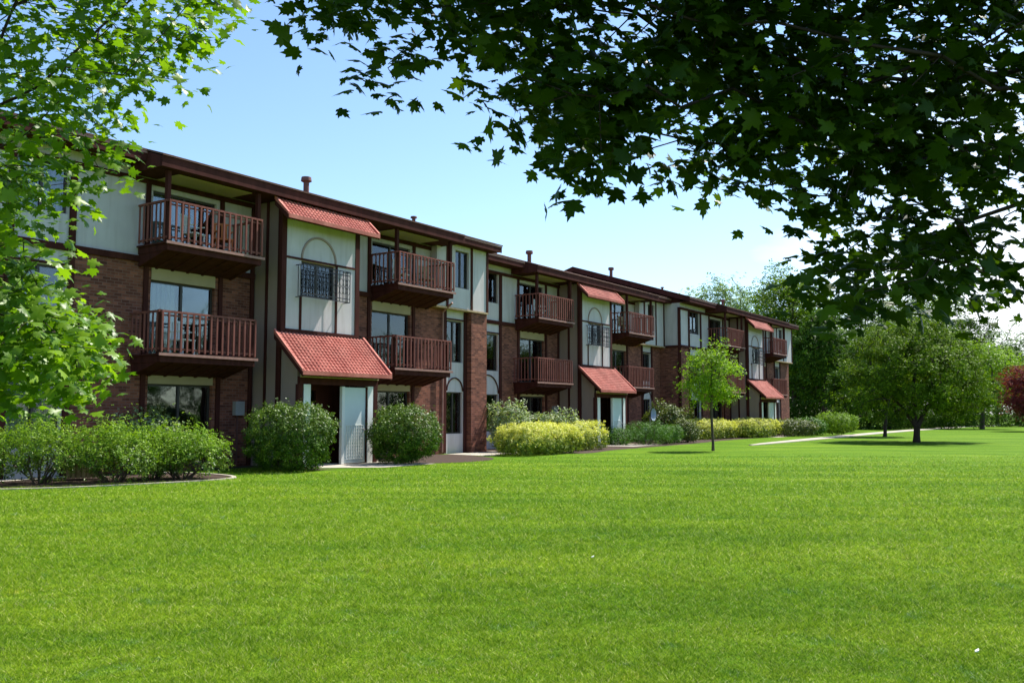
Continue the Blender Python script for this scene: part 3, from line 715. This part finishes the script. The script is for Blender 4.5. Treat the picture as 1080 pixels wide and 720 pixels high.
# brick pier at the end of the near block and its downpipe
MB().box(11.21, 12.23, .003, .26, 0, 5.42).build('brick_pier', M['brick'], B)
dpp = MB(); dpp.tube((9.62, -.10, .05), (9.62, -.10, 5.3), .04, .04, 8); dpp.tube((9.62, -.10, 5.3), (9.62, -.55, 5.62), .04, .04, 8); dpp.build('downpipe', M['cap'], B)
# small wall boxes: meter and conduit (part of the building)
for (s, d) in ((.28, 0), (19.88, -1.3)):
    m = MB().box(s - .16, s + .16, d + .002, d + .14, 1.45, 1.85).build('meter_box', M['metal'], B)
    MB().box(s - .02, s + .02, d + .002, d + .035, .0, 1.447).build('conduit', M['vent'], m)

# ------------------------------------------------------------------ ground
def sheet(name, pts, z, mat, kind='structure'):
    mb = MB(); mb.add([(x, y, z) for x, y in pts], [tuple(range(len(pts)))]); o = mb.build(name, mat, None, fix=False)
    if kind: o['kind'] = kind
    return o
sheet('lawn', [(-700, -100), (900, -100), (900, 1500), (-700, 1500)], 0, mat_grass_ground())
def wp(s, d): w = world(s, d); return (w[0], w[1])
def smooth_poly(pts, n=6):
    out = []; k = len(pts)
    for i in range(k):
        a, b, c, d = [np.array(pts[(i + j - 1) % k]) for j in range(4)]
        for t in np.arange(n) / n: out.append(tuple(.5 * (2 * b + (c - a) * t + (2 * a - 5 * b + 4 * c - d) * t * t + (3 * b - a - 3 * c + d) * t ** 3)))
    return out
bed1 = smooth_poly([(-14, 17.6), (-10.3, 17.9), (-8.2, 19.0), (-6.5, 21.0), (-7.6, 22.6), (-9.5, 23.0), (-14, 22.2)])
sheet('mulch_bed', bed1, .008, M['mulch'])
sheet('mulch_bed', [wp(-16, 0), wp(-16, .7), wp(.3, .8), wp(.3, 3.2), wp(.75, 3.6), wp(.8, 0)], .004, M['mulch'])
sheet('mulch_bed', smooth_poly([wp(3.9, .1), wp(4.4, 3.4), wp(6.5, 4.2), wp(8.6, 3.0), wp(9.3, .1)]), .004, M['mulch'])
sheet('mulch_bed', smooth_poly([wp(12.9, -1.2), wp(12.7, 2.6), wp(13.2, 4.2), wp(17, 3.6), wp(26, 3.2), wp(31.5, 2.6), wp(38, 2.4), wp(51, 2.4), wp(52, .3), wp(33, .1), wp(32, -1.2)]), .004, M['mulch'])
def strip(name, pts, w, z, th, mat):
    mb = MB(); L = []
    for i, p in enumerate(pts):
        a = np.array(pts[max(0, i - 1)]); b = np.array(pts[min(len(pts) - 1, i + 1)]); t = (b - a) / np.linalg.norm(b - a); nn = np.array([-t[1], t[0]]); q = np.array(p)
        ww = w[i] if isinstance(w, (list, tuple)) else w
        L.append((q + nn * ww / 2, q - nn * ww / 2))
    vs = []; 
    for l, r in L: vs += [(l[0], l[1], z - th), (l[0], l[1], z), (r[0], r[1], z), (r[0], r[1], z - th)]
    fs = []
    for i in range(len(L) - 1):
        b = i * 4; c = b + 4
        for k in range(3): fs.append((b + k, b + k + 1, c + k + 1, c + k))
    mb.add(vs, fs); o = mb.build(name, mat, None); o['kind'] = 'structure'; return o
strip('bed_edging', bed1[6:30], .10, .025, .08, M['stone'])
path = [(11.2, 42.6), (12.6, 45.0), (16, 50.4), (20.4, 57.4), (27, 67.8), (35, 79.8), (50, 101), (75, 131), (120, 160)]
strip('footpath', path, [.15, .6, .95, 1.1, 1.2, 1.4, 1.8, 2, 2], .035, .05, M['concrete'])
sheet('entry_walk', [wp(1.0, 1.2), wp(1.0, 2.7), wp(2.2, 4.0), wp(4.4, 4.0), wp(4.4, 1.2)], .012, M['concrete'])
sheet('entry_walk', [wp(9.6, .3), wp(9.3, 2.4), wp(12.6, 2.4), wp(12.6, .3)], .012, M['concrete'])
sheet('entry_walk', [wp(20.4, 0), wp(20.4, 2.6), wp(23.6, 2.6), wp(23.6, 0)], .012, M['concrete'])
sheet('entry_walk', [wp(40, 1.2), wp(40, 3), wp(43, 3), wp(43, 1.2)], .012, M['concrete'])
sheet('patio', [(-15.5, 19.7), (-11.2, 20.0), (-10.4, 21.3), (-11.6, 22.4), (-15.5, 21.8)], .018, M['concrete'])

def inbed(x, y):
    d = (x - P0[0]) * NX + (y - P0[1]) * NY; s = (x - P0[0]) * UX + (y - P0[1]) * UY
    return (d < 1.1) | ((s > -.4) & (s < 9.4) & (d < 4.1)) | ((s > 12.6) & (s < 20) & (d < 4.0)) | ((s > 12.6) & (d < 2.6)) | ((x < -6.6) & (y > 17.4) & (y - 17.4 > (x + 12) * .6) & (y < 23.2))
def grass_blades():
    N = 1000000
    Y0, Y1 = 4.3, 34.0
    u = rng.random(N); Y = Y0 * (Y1 / Y0) ** (u ** 1.15); X = rng.uniform(-.64, .64, N) * Y + rng.uniform(-.4, .4, N)
    k = ~inbed(X, Y) & (rng.random(N) > (Y / 34) ** 2.2); X, Y = X[k], Y[k]; n = len(X)
    sc = (Y / 6) ** .75
    clump = np.sin(X * 7.1 + np.sin(Y * 5.3) * 2) * np.sin(Y * 6.7 + np.sin(X * 4.1) * 2)
    H = rng.uniform(.014, .030, n) * (1 + .4 * clump) * np.minimum(sc, 1.6); Wd = rng.uniform(.0016, .0034, n) * sc
    a = rng.uniform(0, 2 * math.pi, n); la = rng.uniform(0, 2 * math.pi, n); lean = rng.uniform(.4, 1.9, n) * H
    V = np.empty((n, 3, 3)); dx, dy = np.cos(a) * Wd, np.sin(a) * Wd
    V[:, 0] = np.stack([X - dx, Y - dy, np.zeros(n)], 1); V[:, 1] = np.stack([X + dx, Y + dy, np.zeros(n)], 1)
    V[:, 2] = np.stack([X + np.cos(la) * lean, Y + np.sin(la) * lean, H], 1)
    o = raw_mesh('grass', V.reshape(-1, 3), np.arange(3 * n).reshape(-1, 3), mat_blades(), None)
    tag(o, 'short mown green grass blades covering the lawn', 'grass', kind='stuff')
grass_blades()

# ------------------------------------------------------------------ shrubs
g1 = 'leafy shrubs in the mulch bed at the left'
for i, (x, y, sx, sy, sz, n, lb) in enumerate([
    (-11.2, 18.9, 1.3, 1.2, .95, 2600, 'small sparse shrub at far left of the edged mulch bed'),
    (-10.15, 19.5, 2.1, 1.7, 1.42, 6500, 'tall bright green shrub with bare woody stems at left of the mulch bed'),
    (-8.75, 19.9, 2.0, 1.7, 1.35, 6500, 'bushy green shrub in the middle of the mulch bed behind the slatted crate'),
    (-7.55, 20.9, 1.9, 1.6, 1.18, 6000, 'rounded green shrub at the right tip of the mulch bed'),
    (-8.3, 20.9, 1.5, 1.4, 1.25, 3800, 'green shrub between the middle and the rounded shrub of the mulch bed')]):
    make_shrub('shrub', (x, y, 0), (sx * .95, sy, sz * .86), LF['shrub'], lb, group=g1, n=int(n * .8), leaf=.09, kind='clump', lowcut=.34, tuft=1.2, spread=.075, dens=30, low_leaf=LF['box'], bark='bark', stems=18, stem_h=.55, lump_amp=.45, lumps=26, boxy=2.3, fill=.4)
make_shrub('flowering_shrub', (-9.3, 23.0, 0), (2.8, 1.3, 1.62), LF['pale'], 'pale white-flecked shrub behind the row at left under the lower balcony', n=4500, leaf=.07, lump_amp=.4, lumps=12, lowcut=.3)
make_shrub('box_bush', (-5.85, 24.0, 0), (2.2, 2.1, 1.72), LF['box'], 'large round dark green bush left of the near red canopied entrance', 'bush', 'round clipped bushes', n=15000, leaf=.08, low_leaf=LF['dark'], boxy=2.8, lump_amp=.2, lowcut=.03, lumps=22, kind='clump')  # dark leaf on the lower half: the bush's shade put into the colour
make_shrub('box_bush', (-3.25, 27.3, 0), (2.05, 1.9, 1.68), LF['box'], 'round dark green bush right of the near red canopied entrance', 'bush', 'round clipped bushes', n=14000, leaf=.08, low_leaf=LF['dark'], boxy=2.7, lump_amp=.2, lowcut=.03, lumps=22, kind='clump')  # lower leaves coloured dark to stand in for shade, as on its neighbour
FA = math.atan2(UY, UX)
def hedge(x, y, L, wd, h, mat, label, name='golden_hedge', n=12000, cat='hedge', group='golden hedges along the building', leaf=.10, **kw):
    kw.setdefault('low_leaf', LF['hedge_in']); kw.setdefault('tuft', .2)
    make_shrub(name, (x, y, 0), (L, wd, h), mat, label, cat, group, n=n, leaf=leaf, kind='clump', boxy=5, rz=FA, spread=.05, lump_amp=.16, lowcut=.03, lumps=34, stems=6, **kw)
hedge(1.0, 33.8, 4.2, 1.8, 1.08, LF['gold'], 'nearest golden yellow clipped hedge, in front of the second block', n=15000)
hedge(2.75, 37.7, 3.0, 1.7, 1.13, LF['gold'], 'golden yellow hedge directly behind the nearest one, beside the junipers', n=7000)
hedge(11.9, 54.3, 4.6, 2.0, 1.12, LF['gold'], 'golden hedge behind the young lime tree', n=6000, leaf=.12)
hedge(15.5, 57.9, 5.4, 2.1, 1.15, LF['gold'], 'farthest golden hedge, under the white lit canopy of the last block', n=6000, leaf=.12)
gj = 'spreading junipers in front of the second block'
for x, y, sx, sy, sz, lb in [(5.15, 43.4, 2.6, 1.9, .85, 'low dark juniper next to the golden hedge'), (6.5, 43.9, 2.6, 2.0, 1.12, 'widest and tallest spreading juniper, middle of the juniper row'), (7.7, 45.3, 1.9, 1.8, .95, 'low juniper at the right end of the juniper row')]:
    make_shrub('juniper', (x, y, 0), (sx, sy, sz), LF['juniper'], lb, 'juniper', gj, n=7000, leaf=.13, kind='needle', boxy=2, lump_amp=.5, lumps=16, lowcut=.02)
    make_shrub
make_shrub('shrub', (9.0, 47.2, 0), (1.7, 1.6, 1.25), LF['olive'], 'dull green shrub between the junipers and the golden hedges', n=5000, leaf=.09)
make_shrub('rose_bush', (-.2, 35.6, 0), (2.0, 1.2, 1.95), LF['pale'], 'tall pale flecked shrub beside the brick pier, behind the nearest golden hedge', n=3800, leaf=.09, lump_amp=.6, lumps=12)
make_shrub('rose_bush', (1.5, 37.4, 0), (3.0, 1.2, 1.72), LF['pale'], 'wide pale leafy shrub behind the middle of the nearest golden hedge', n=4200, leaf=.09, lump_amp=.5, lumps=12)
make_shrub('rose_bush', (8.3, 48.3, 0), (3.0, 1.4, 2.1), LF['olive'], 'tall olive bush against the dark brick side wall', n=5500, leaf=.11, lump_amp=.6, lumps=12)
make_shrub('shrub', (18.6, 60.2, 0), (3.6, 2.4, 1.15), LF['olive'], 'low brownish green shrub by the end of the building', n=7000, leaf=.1)
make_shrub('shrub', (20.6, 62.8, 0), (2.6, 2.4, 1.2), LF['juniper'], 'dark shrub behind the brownish one at the building end', n=5000, leaf=.1)
make_shrub('shrub', (23.2, 64.6, 0), (3.1, 2.8, 1.62), LF['shrub'], 'large rounded light green shrub beside the footpath', n=9000, leaf=.1)

# ------------------------------------------------------------------ trees at mid and far distance
make_tree('young_tree', (8.14, 36.7, 0), [(0, 0, 3.0, 1.15, 1.15, 1.2), (.15, 0, 3.9, .6, .6, .65), (-.5, 0, 2.6, .7, .7, .6), (.5, .1, 2.4, .6, .6, .55)], 1.35, LF['lime'], 'slender young lime green tree standing on the lawn before the building', nclus=110, per=55, leaf=.13, spread=.42, trunk_r=.055, shell=.3)
make_tree('round_tree', (21.3, 47.7, 0), [(0, .2, 3.75, 3.5, 4.2, 2.3), (-2.5, 0, 2.3, 1.6, 2.6, 1.2), (2.5, .3, 2.4, 1.7, 2.6, 1.3), (.9, 0, 5.2, 1.8, 2.2, 1.4), (-.9, .5, 5.3, 1.6, 2.0, 1.3), (0, 0, 5.6, 1.3, 1.5, 1.1), (-2.2, 0, 3.9, 1.4, 2, 1.1), (2.5, 0, 3.9, 1.4, 2, 1.0)], .8, LF['tree'],
    'broad round green tree with low forked trunk on the open lawn', nclus=520, per=80, leaf=.18, spread=.52, trunk_r=.17, bark='barkd', shell=.35,
    fork=[[(-.7, .1, 1.9), (-2.0, .2, 3.3)], [(.7, .1, 1.9), (2.0, -.2, 3.2)], [(0, .3, 2.2), (.2, .2, 4.2)]])
make_tree('slim_tree', (24.5, 59.5, 0), [(0, 0, 4.6, 2.6, 2.4, 2.6)], 1.9, LF['dark'], 'dark tree with a straight reddish trunk behind the left side of the round tree', nclus=150, per=70, leaf=.22, spread=.7, trunk_r=.12, bark='barkd')
make_tree('slim_tree', (46.5, 89.5, 0), [(0, 0, 5.4, 3.8, 3.4, 3.4)], 1.3, LF['lime'], 'green tree behind the right edge of the round tree, its short trunk across the path', nclus=160, per=70, leaf=.3, spread=1.0, trunk_r=.22)
make_tree('purple_tree', (44.6, 76.5, 0), [(0, 0, 3.3, 2.9, 2.8, 2.4), (-.8, 0, 4.2, 1.7, 1.7, 1.3)], .9, LF['red'], 'low tree with dark purple-red leaves at the right edge', nclus=170, per=75, leaf=.24, spread=.8, trunk_r=.15, bark='barkd')
def far_tree(px, top, Y, w, mat, label, n=200, leaf=.55, base=0, group='large trees beyond the lawn', name='tall_tree', shell=.5):
    X = (px - 540) / FPX * Y; H = EYE + (436 - top) / FPX * Y; r = w / FPX * Y / 2; cz = H * .56
    lobes = [(0, 0, cz, r * .82, r * .8, H * .38)]
    for k in range(8):
        a = rng.uniform(0, 6.28); lobes.append((math.cos(a) * r * .5, math.sin(a) * r * .6, cz + rng.uniform(-.26, .28) * H, r * rng.uniform(.35, .6), r * .5, H * rng.uniform(.12, .2)))
    make_tree(name, (X, Y, 0), lobes, H * .16, mat, label, 'tree', group, nclus=n, per=60, leaf=leaf, spread=r * .24, trunk_r=.25, shell=shell, bark='barkd')
far_tree(838, 276, 92, 120, LF['tree'], 'tallest broad tree just right of the building roof', 330, .5)
far_tree(868, 316, 84, 80, LF['dark'], 'dark dense tree right behind the rounded shrub', 240, .42)
far_tree(915, 305, 100, 110, LF['dark'], 'dark tree behind the left part of the round tree', 260, .5)
far_tree(965, 300, 105, 110, LF['tree'], 'green tree rising behind the middle of the round tree', 230, .5)
far_tree(1012, 335, 112, 80, LF['dark'], 'dark tree behind the top right of the round tree', 180, .5)
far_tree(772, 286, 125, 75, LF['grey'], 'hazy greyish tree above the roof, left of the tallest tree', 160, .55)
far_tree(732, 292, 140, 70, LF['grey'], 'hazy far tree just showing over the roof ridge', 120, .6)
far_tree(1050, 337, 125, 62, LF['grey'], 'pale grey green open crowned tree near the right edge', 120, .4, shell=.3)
far_tree(1070, 352, 118, 70, LF['dark'], 'dark green tree behind the purple tree', 160, .5)
far_tree(1150, 330, 110, 120, LF['tree'], 'green tree out to the right of the purple tree', 150, .6)
far_tree(846, 340, 97, 90, LF['dark'], 'dark bushy tree low behind the end of the building', 260, .4)
far_tree(890, 385, 76, 46, LF['dark'], 'low dark tree closing the view left of the round tree', 150, .34)
far_tree(935, 372, 88, 70, LF['dark'], 'low dark tree behind the reddish trunk', 170, .4)
for (x, y, L, h, lb) in ((33, 88, 24, 2.3, 'dark informal hedge behind the round tree'), (60, 104, 34, 2.2, 'dark hedge across the far lawn at the right')):
    make_shrub('far_hedge', (x, y, 0), (L, 3.5, h), LF['dark'], lb, 'hedge', 'far hedges', n=16000, leaf=.3, kind='clump', boxy=5, rz=R(8), lumps=30, spread=.4, dens=6, lump_amp=.3, stems=0, lowcut=.02)
w_ = []
tv = []; 
for i in range(60):      # distant wood behind everything
    x = -160 + i * 8.5; tv.append(ell_points(9, (x + rng.normal(0, 2), 215 + rng.normal(0, 10), 6), (7, 6, 7 + rng.uniform(-2, 3)), .4))
tv = np.concatenate(tv); tv[:, 2] = np.abs(tv[:, 2]); n_ = len(tv)
pos = (tv[:, None, :] + rng.normal(0, 1.5, (n_, 55, 3))).reshape(-1, 3); pos[:, 2] = np.abs(pos[:, 2])
o = leaves('distant_wood', pos, np.tile([0, -.5, .8], (len(pos), 1)), 1.1, 'clump', LF['dark'], None, .6)
tag(o, 'far dark wood closing the horizon behind the lawn', 'wood', kind='stuff')

tv = []
for i in range(40):
    y = -60 + i * 4.2; tv.append(ell_points(12, (82 + rng.normal(0, 3), y, 5.5), (5, 5, 5.5 + rng.uniform(-1, 2.5)), .3))
tv = np.concatenate(tv); tv[:, 2] = np.abs(tv[:, 2]); n_ = len(tv)
pos = (tv[:, None, :] + rng.normal(0, 1.2, (n_, 50, 3))).reshape(-1, 3); pos[:, 2] = np.abs(pos[:, 2])
o = leaves('distant_wood', pos, np.tile([-.4, 0, .8], (len(pos), 1)), 1.0, 'clump', LF['dark'], None, .6)
tag(o, 'belt of trees across the lawn, mirrored in the window panes', 'wood', kind='stuff')

# ------------------------------------------------------------------ the two near maples
def inpoly(x, y, poly):
    c = False; j = len(poly) - 1
    for i in range(len(poly)):
        xi, yi = poly[i]; xj, yj = poly[j]
        if (yi > y) != (yj > y) and x < (xj - xi) * (y - yi) / (yj - yi) + xi: c = not c
        j = i
    return c
def maple(name, trunk, mains, clusters, mat, label, leaf, per, spread, trunk_r, sag=.5):
    root = empty(name, (trunk[0], trunk[1], 0)); tag(root, label, 'tree')
    off = np.array([trunk[0], trunk[1], 0]); T = np.array(clusters) - off
    mains = [[tuple(np.array(p) - off) for p in l] for l in mains]
    P, par, r = skeleton(mains, T, tip=.0028, expo=2.1)
    branch_mesh(P, par, r, M['barkd'], 'trunk', root, 1, trunk_r, 8, .3)
    n = len(T); k = rng.integers(int(per * .5), int(per * 1.4), n)
    idx = np.repeat(np.arange(n), k); m = len(idx)
    offs = np.clip(rng.normal(0, 1, (m, 3)), -1.7, 1.7) * spread * np.array([1, 1, .75]); pos = T[idx] + offs
    pos[:, 2] -= (offs[:, 0] ** 2 + offs[:, 1] ** 2) * sag
    up = np.tile([.15, -.25, .8], (m, 1)) + offs * .8
    leaves('crown', pos, up, leaf, 'maple', mat, root, .42)
    # leaf stalks
    return root
polyL = [(-420, -420), (190, -420), (235, -30), (245, 25), (212, 40), (204, 95), (188, 112), (176, 62), (150, 48), (160, 95), (128, 120), (118, 165), (132, 205), (124, 232), (100, 222), (75, 185), (52, 230), (42, 290), (58, 318), (104, 350), (126, 388), (106, 398), (84, 414), (60, 392), (22, 412), (0, 424), (-420, 520)]
gapsL = [(78, 150, 225, 335, 0), (45, 110, 235, 325, .25), (60, 130, 120, 160, .5), (22, 68, 8, 72, .15), (100, 150, 60, 100, .5), (120, 170, 0, 40, .75)]
cl = []
while len(cl) < 840:
    x = rng.uniform(-420, 250); y = rng.uniform(-420, 520)
    if not inpoly(x, y, polyL): continue
    if x < 0 and rng.random() < .45: continue
    if any(a < x < b and c < y < d and rng.random() > k for a, b, c, d, k in gapsL): continue
    Y = rng.uniform(5.6, 8.0); p = at(x, y, Y)
    if p[2] < .9: continue
    cl.append(p)
k_ = 0
lowL = [(-60, 290), (44, 290), (62, 320), (104, 352), (122, 388), (104, 396), (84, 410), (60, 392), (22, 408), (-60, 420)]
while k_ < 70:
    x = rng.uniform(-60, 125); y = rng.uniform(288, 420)
    if inpoly(x, y, lowL): cl.append(at(x, y, rng.uniform(5.8, 7.4))); k_ += 1
tb = (-6.9, 6.2)
mainsL = [[(tb[0], tb[1], -.1), (tb[0], tb[1], 1.2), (tb[0] + .1, tb[1] + .1, 2.4), (tb[0] + .2, tb[1] + .2, 4.4), (tb[0] + .4, tb[1], 7)],
          [(tb[0] + .1, tb[1] + .1, 2.4), tuple(at(-60, 140, 6.6)), tuple(at(40, 92, 6.6)), tuple(at(105, 30, 6.7)), tuple(at(160, -20, 6.8)), tuple(at(220, -30, 6.9))],
          [(tb[0], tb[1], 1.2), tuple(at(-180, 330, 6.5)), tuple(at(-40, 330, 6.6)), tuple(at(60, 350, 6.7))],
          [(tb[0] + .1, tb[1] + .1, 2.4), tuple(at(-100, 230, 7)), tuple(at(20, 200, 7.2)), tuple(at(95, 190, 7.2))],
          [(tb[0] + .2, tb[1] + .2, 4.4), tuple(at(-150, -150, 7)), tuple(at(60, -160, 7.2))]]
maple('maple_tree', tb, mainsL, cl, LF['maple'], 'bright sunlit maple hanging in front of the building at the left edge', .10, 24, .155, .2)

polyR = [(330, -420), (334, 14), (362, 32), (395, 14), (412, 88), (436, 66), (468, 30), (520, 66), (540, 130), (568, 95), (588, 140), (618, 190), (652, 182), (668, 166), (698, 208), (735, 196), (800, 172), (832, 214), (850, 238), (878, 245), (862, 306), (890, 326), (935, 310), (978, 342), (1024, 344), (1052, 290), (1068, 255), (1062, 205), (1100, 190), (1500, 260), (1500, -420)]
gapsR = [(1035, 1085, 15, 75, .05), (480, 540, 70, 110, .1), (420, 480, -10, 40, .7), (670, 700, 150, 170, .3), (940, 1040, 190, 262, .3), (1000, 1090, 85, 240, .4), (880, 935, 240, 285, .5), (760, 800, 40, 60, .4), (600, 630, 20, 50, .3), (850, 900, 120, 150, .4)]
cl = []
while len(cl) < 1080:
    x = rng.uniform(330, 1500); y = rng.uniform(-420, 320)
    if not inpoly(x, y, polyR): continue
    if x > 1090 and rng.random() < .4: continue
    if any(a < x < b and c < y < d and rng.random() > k for a, b, c, d, k in gapsR): continue
    Y = rng.uniform(3.9, 5.6); p = at(x, y, Y); cl.append(p)
for p in ell_points(1100, (3.2, 4.4, 6.4), (4.8, 3.4, 2.6), .1):     # upper crown, above the picture: it shades the boughs
    if p[1] - .49 * p[2] < 4.3 and p[2] > 1.7 + .5 * p[1] + .6 and p[0] < 2.7 + rng.normal(0, .5): cl.append(p)
tr = (5.6, 2.6)
mainsR = [[(tr[0], tr[1], -.1), (tr[0], tr[1], 1.8), (tr[0] - .1, tr[1] + .1, 3.4), (tr[0] - .6, tr[1] + .5, 5.4), (4.2, 3.6, 7.6)],
          [(tr[0] - .1, tr[1] + .1, 3.4), (4.0, 3.6, 4.2), tuple(at(900, 20, 4.4)), tuple(at(720, 20, 4.4)), tuple(at(560, 0, 4.4)), tuple(at(430, 10, 4.4))],
          [(tr[0], tr[1], 1.8), tuple(at(1330, 160, 4.2)), tuple(at(1120, 200, 4.4)), tuple(at(1015, 235, 4.5)), tuple(at(940, 285, 4.5))],
          [(4.0, 3.6, 4.2), tuple(at(960, 90, 4.6)), tuple(at(820, 130, 4.7))],
          [(tr[0] - .6, tr[1] + .5, 5.4), (3.0, 4.6, 6.2), (1.2, 4.6, 6.6)]]
maple('maple_tree', tr, mainsR, cl, LF['maple_shaded'], 'dark shaded maple boughs overhanging the lawn from the upper right', .104, 25, .14, .24)

# ------------------------------------------------------------------ small things
def patio_chair(s, d, h, rz, label, mat='white', group='chairs on the balconies'):
    root = empty('patio_chair', world(s, d, h), rz); tag(root, label, 'chair', group)
    MB().bx(-.24, .24, -.22, .24, .40, .44).build('seat', M[mat], root)
    b = MB()
    for i in range(5): b.bx(-.22 + i * .10, -.16 + i * .10, .235, .262, .45, .88)
    b.bx(-.25, .25, .23, .27, .885, .94); b.build('backrest', M[mat], root)
    for x in (-.22, .19):
        for y in (-.21, .22): MB().bx(x, x + .035, y, y + .035, 0, .398).build('leg', M[mat], root)
        MB().bx(x, x + .035, -.20, .228, .62, .65).build('armrest', M[mat], root)
FZ = FA
patio_chair(-1.9, .75, F3 - .028, FZ + .4, 'pale chair at the left of the nearest top balcony')
patio_chair(-.9, .7, F3 - .028, FZ - .5, 'orange seat in the middle of the nearest top balcony', 'orange')
patio_chair(6.6, .7, F3 - .028, FZ + .3, 'pale chair on the top balcony right of the near red canopies')
patio_chair(7.9, .7, F3 - .028, FZ - .4, 'tan wooden chair at the right of that second top balcony', 'wood')
patio_chair(-2.1, .7, F2 - .028, FZ + .2, 'pale chair on the nearest lower balcony')
patio_chair(17.6, -.6, F3 - .12 - .028, FZ + .2, 'pale chair on the first top balcony of the second block')
patio_chair(25.9, -.6, F3 - .12 - .028, FZ - .2, 'wooden chair on the second top balcony of the second block', 'wood')
# slatted crate between the shrubs
c = empty('slatted_crate', (-9.75, 20.75, 0), R(20)); tag(c, 'pale slatted wooden crate standing among the shrubs of the mulch bed', 'crate')
b = MB()
for i in range(7): b.bx(-.36 + i * .105, -.28 + i * .105, -.30, -.275, .05, .50); b.bx(-.36 + i * .105, -.28 + i * .105, .275, .30, .05, .50)
for i in range(5): b.bx(-.36, -.335, -.26 + i * .105, -.18 + i * .105, .05, .50); b.bx(.325, .35, -.26 + i * .105, -.18 + i * .105, .05, .50)
b.build('slats', M['wood'], c); MB().bx(-.38, .37, -.32, .32, .50, .53).build('lid', M['wood'], c)
# low brick wall with pale cap at the step
lw = empty('low_wall', world(13.6, 1.6), FA); tag(lw, 'low brick garden wall with pale stone cap beside the lit brick pier', 'wall')
MB().bx(-.35, .35, -.9, .9, 0, .50).build('brickwork', M['brick'], lw); MB().bx(-.40, .40, -.95, .95, .503, .57).build('cap', M['concrete'], lw)
# satellite dish on a short mast by the second entrance
sd = empty('satellite_dish', world(25.6, 1.0), FA); tag(sd, 'round blue-grey satellite dish on a short mast behind the junipers', 'satellite dish')
m = MB(); m.tube((0, 0, 0), (0, 0, 1.35), .025, .025, 8); m.build('mast', M['metal'], sd)
V = [(0, -.10, 1.45)]; F = []
for k, (rr, yy) in enumerate(((.12, -.11), (.22, -.14), (.32, -.20))):
    for i in range(20): a = i * math.pi / 10; V.append((math.cos(a) * rr, yy, 1.45 + math.sin(a) * rr))
for i in range(20):
    j = (i + 1) % 20; F.append((0, 1 + i, 1 + j)); F.append((1 + i, 21 + i, 21 + j, 1 + j)); F.append((21 + i, 41 + i, 41 + j, 21 + j))
m = MB(); m.add(V, F, True); m.build('dish', M['blue'], sd)
m = MB(); m.tube((0, -.1, 1.3), (0, -.42, 1.38), .012, .012, 6); m.tube((0, -.40, 1.38), (0, -.46, 1.42), .03, .03, 8); m.build('receiver_arm', M['metal'], sd)
# a few pale leaves / litter on the lawn
for (px, Y, lb) in ((1017, 5.65 * 1.0, 'small white scrap lying on the lawn at the lower right'), (622, 9.3, 'small pale scrap lying on the lawn near the middle')):
    X = (px - 540) / FPX * Y; mb = MB(); mb.add([(X, Y, .05), (X + .03, Y + .01, .055), (X + .036, Y + .03, .062), (X + .01, Y + .025, .052)], [(0, 1, 2, 3)])
    mb.prism([(X, Y + .002), (X + .028, Y + .01), (X + .02, Y + .025)], 2, .045, .049); o = mb.build('paper_scrap', M['white'], None); tag(o, lb, 'litter', 'scraps on the lawn')
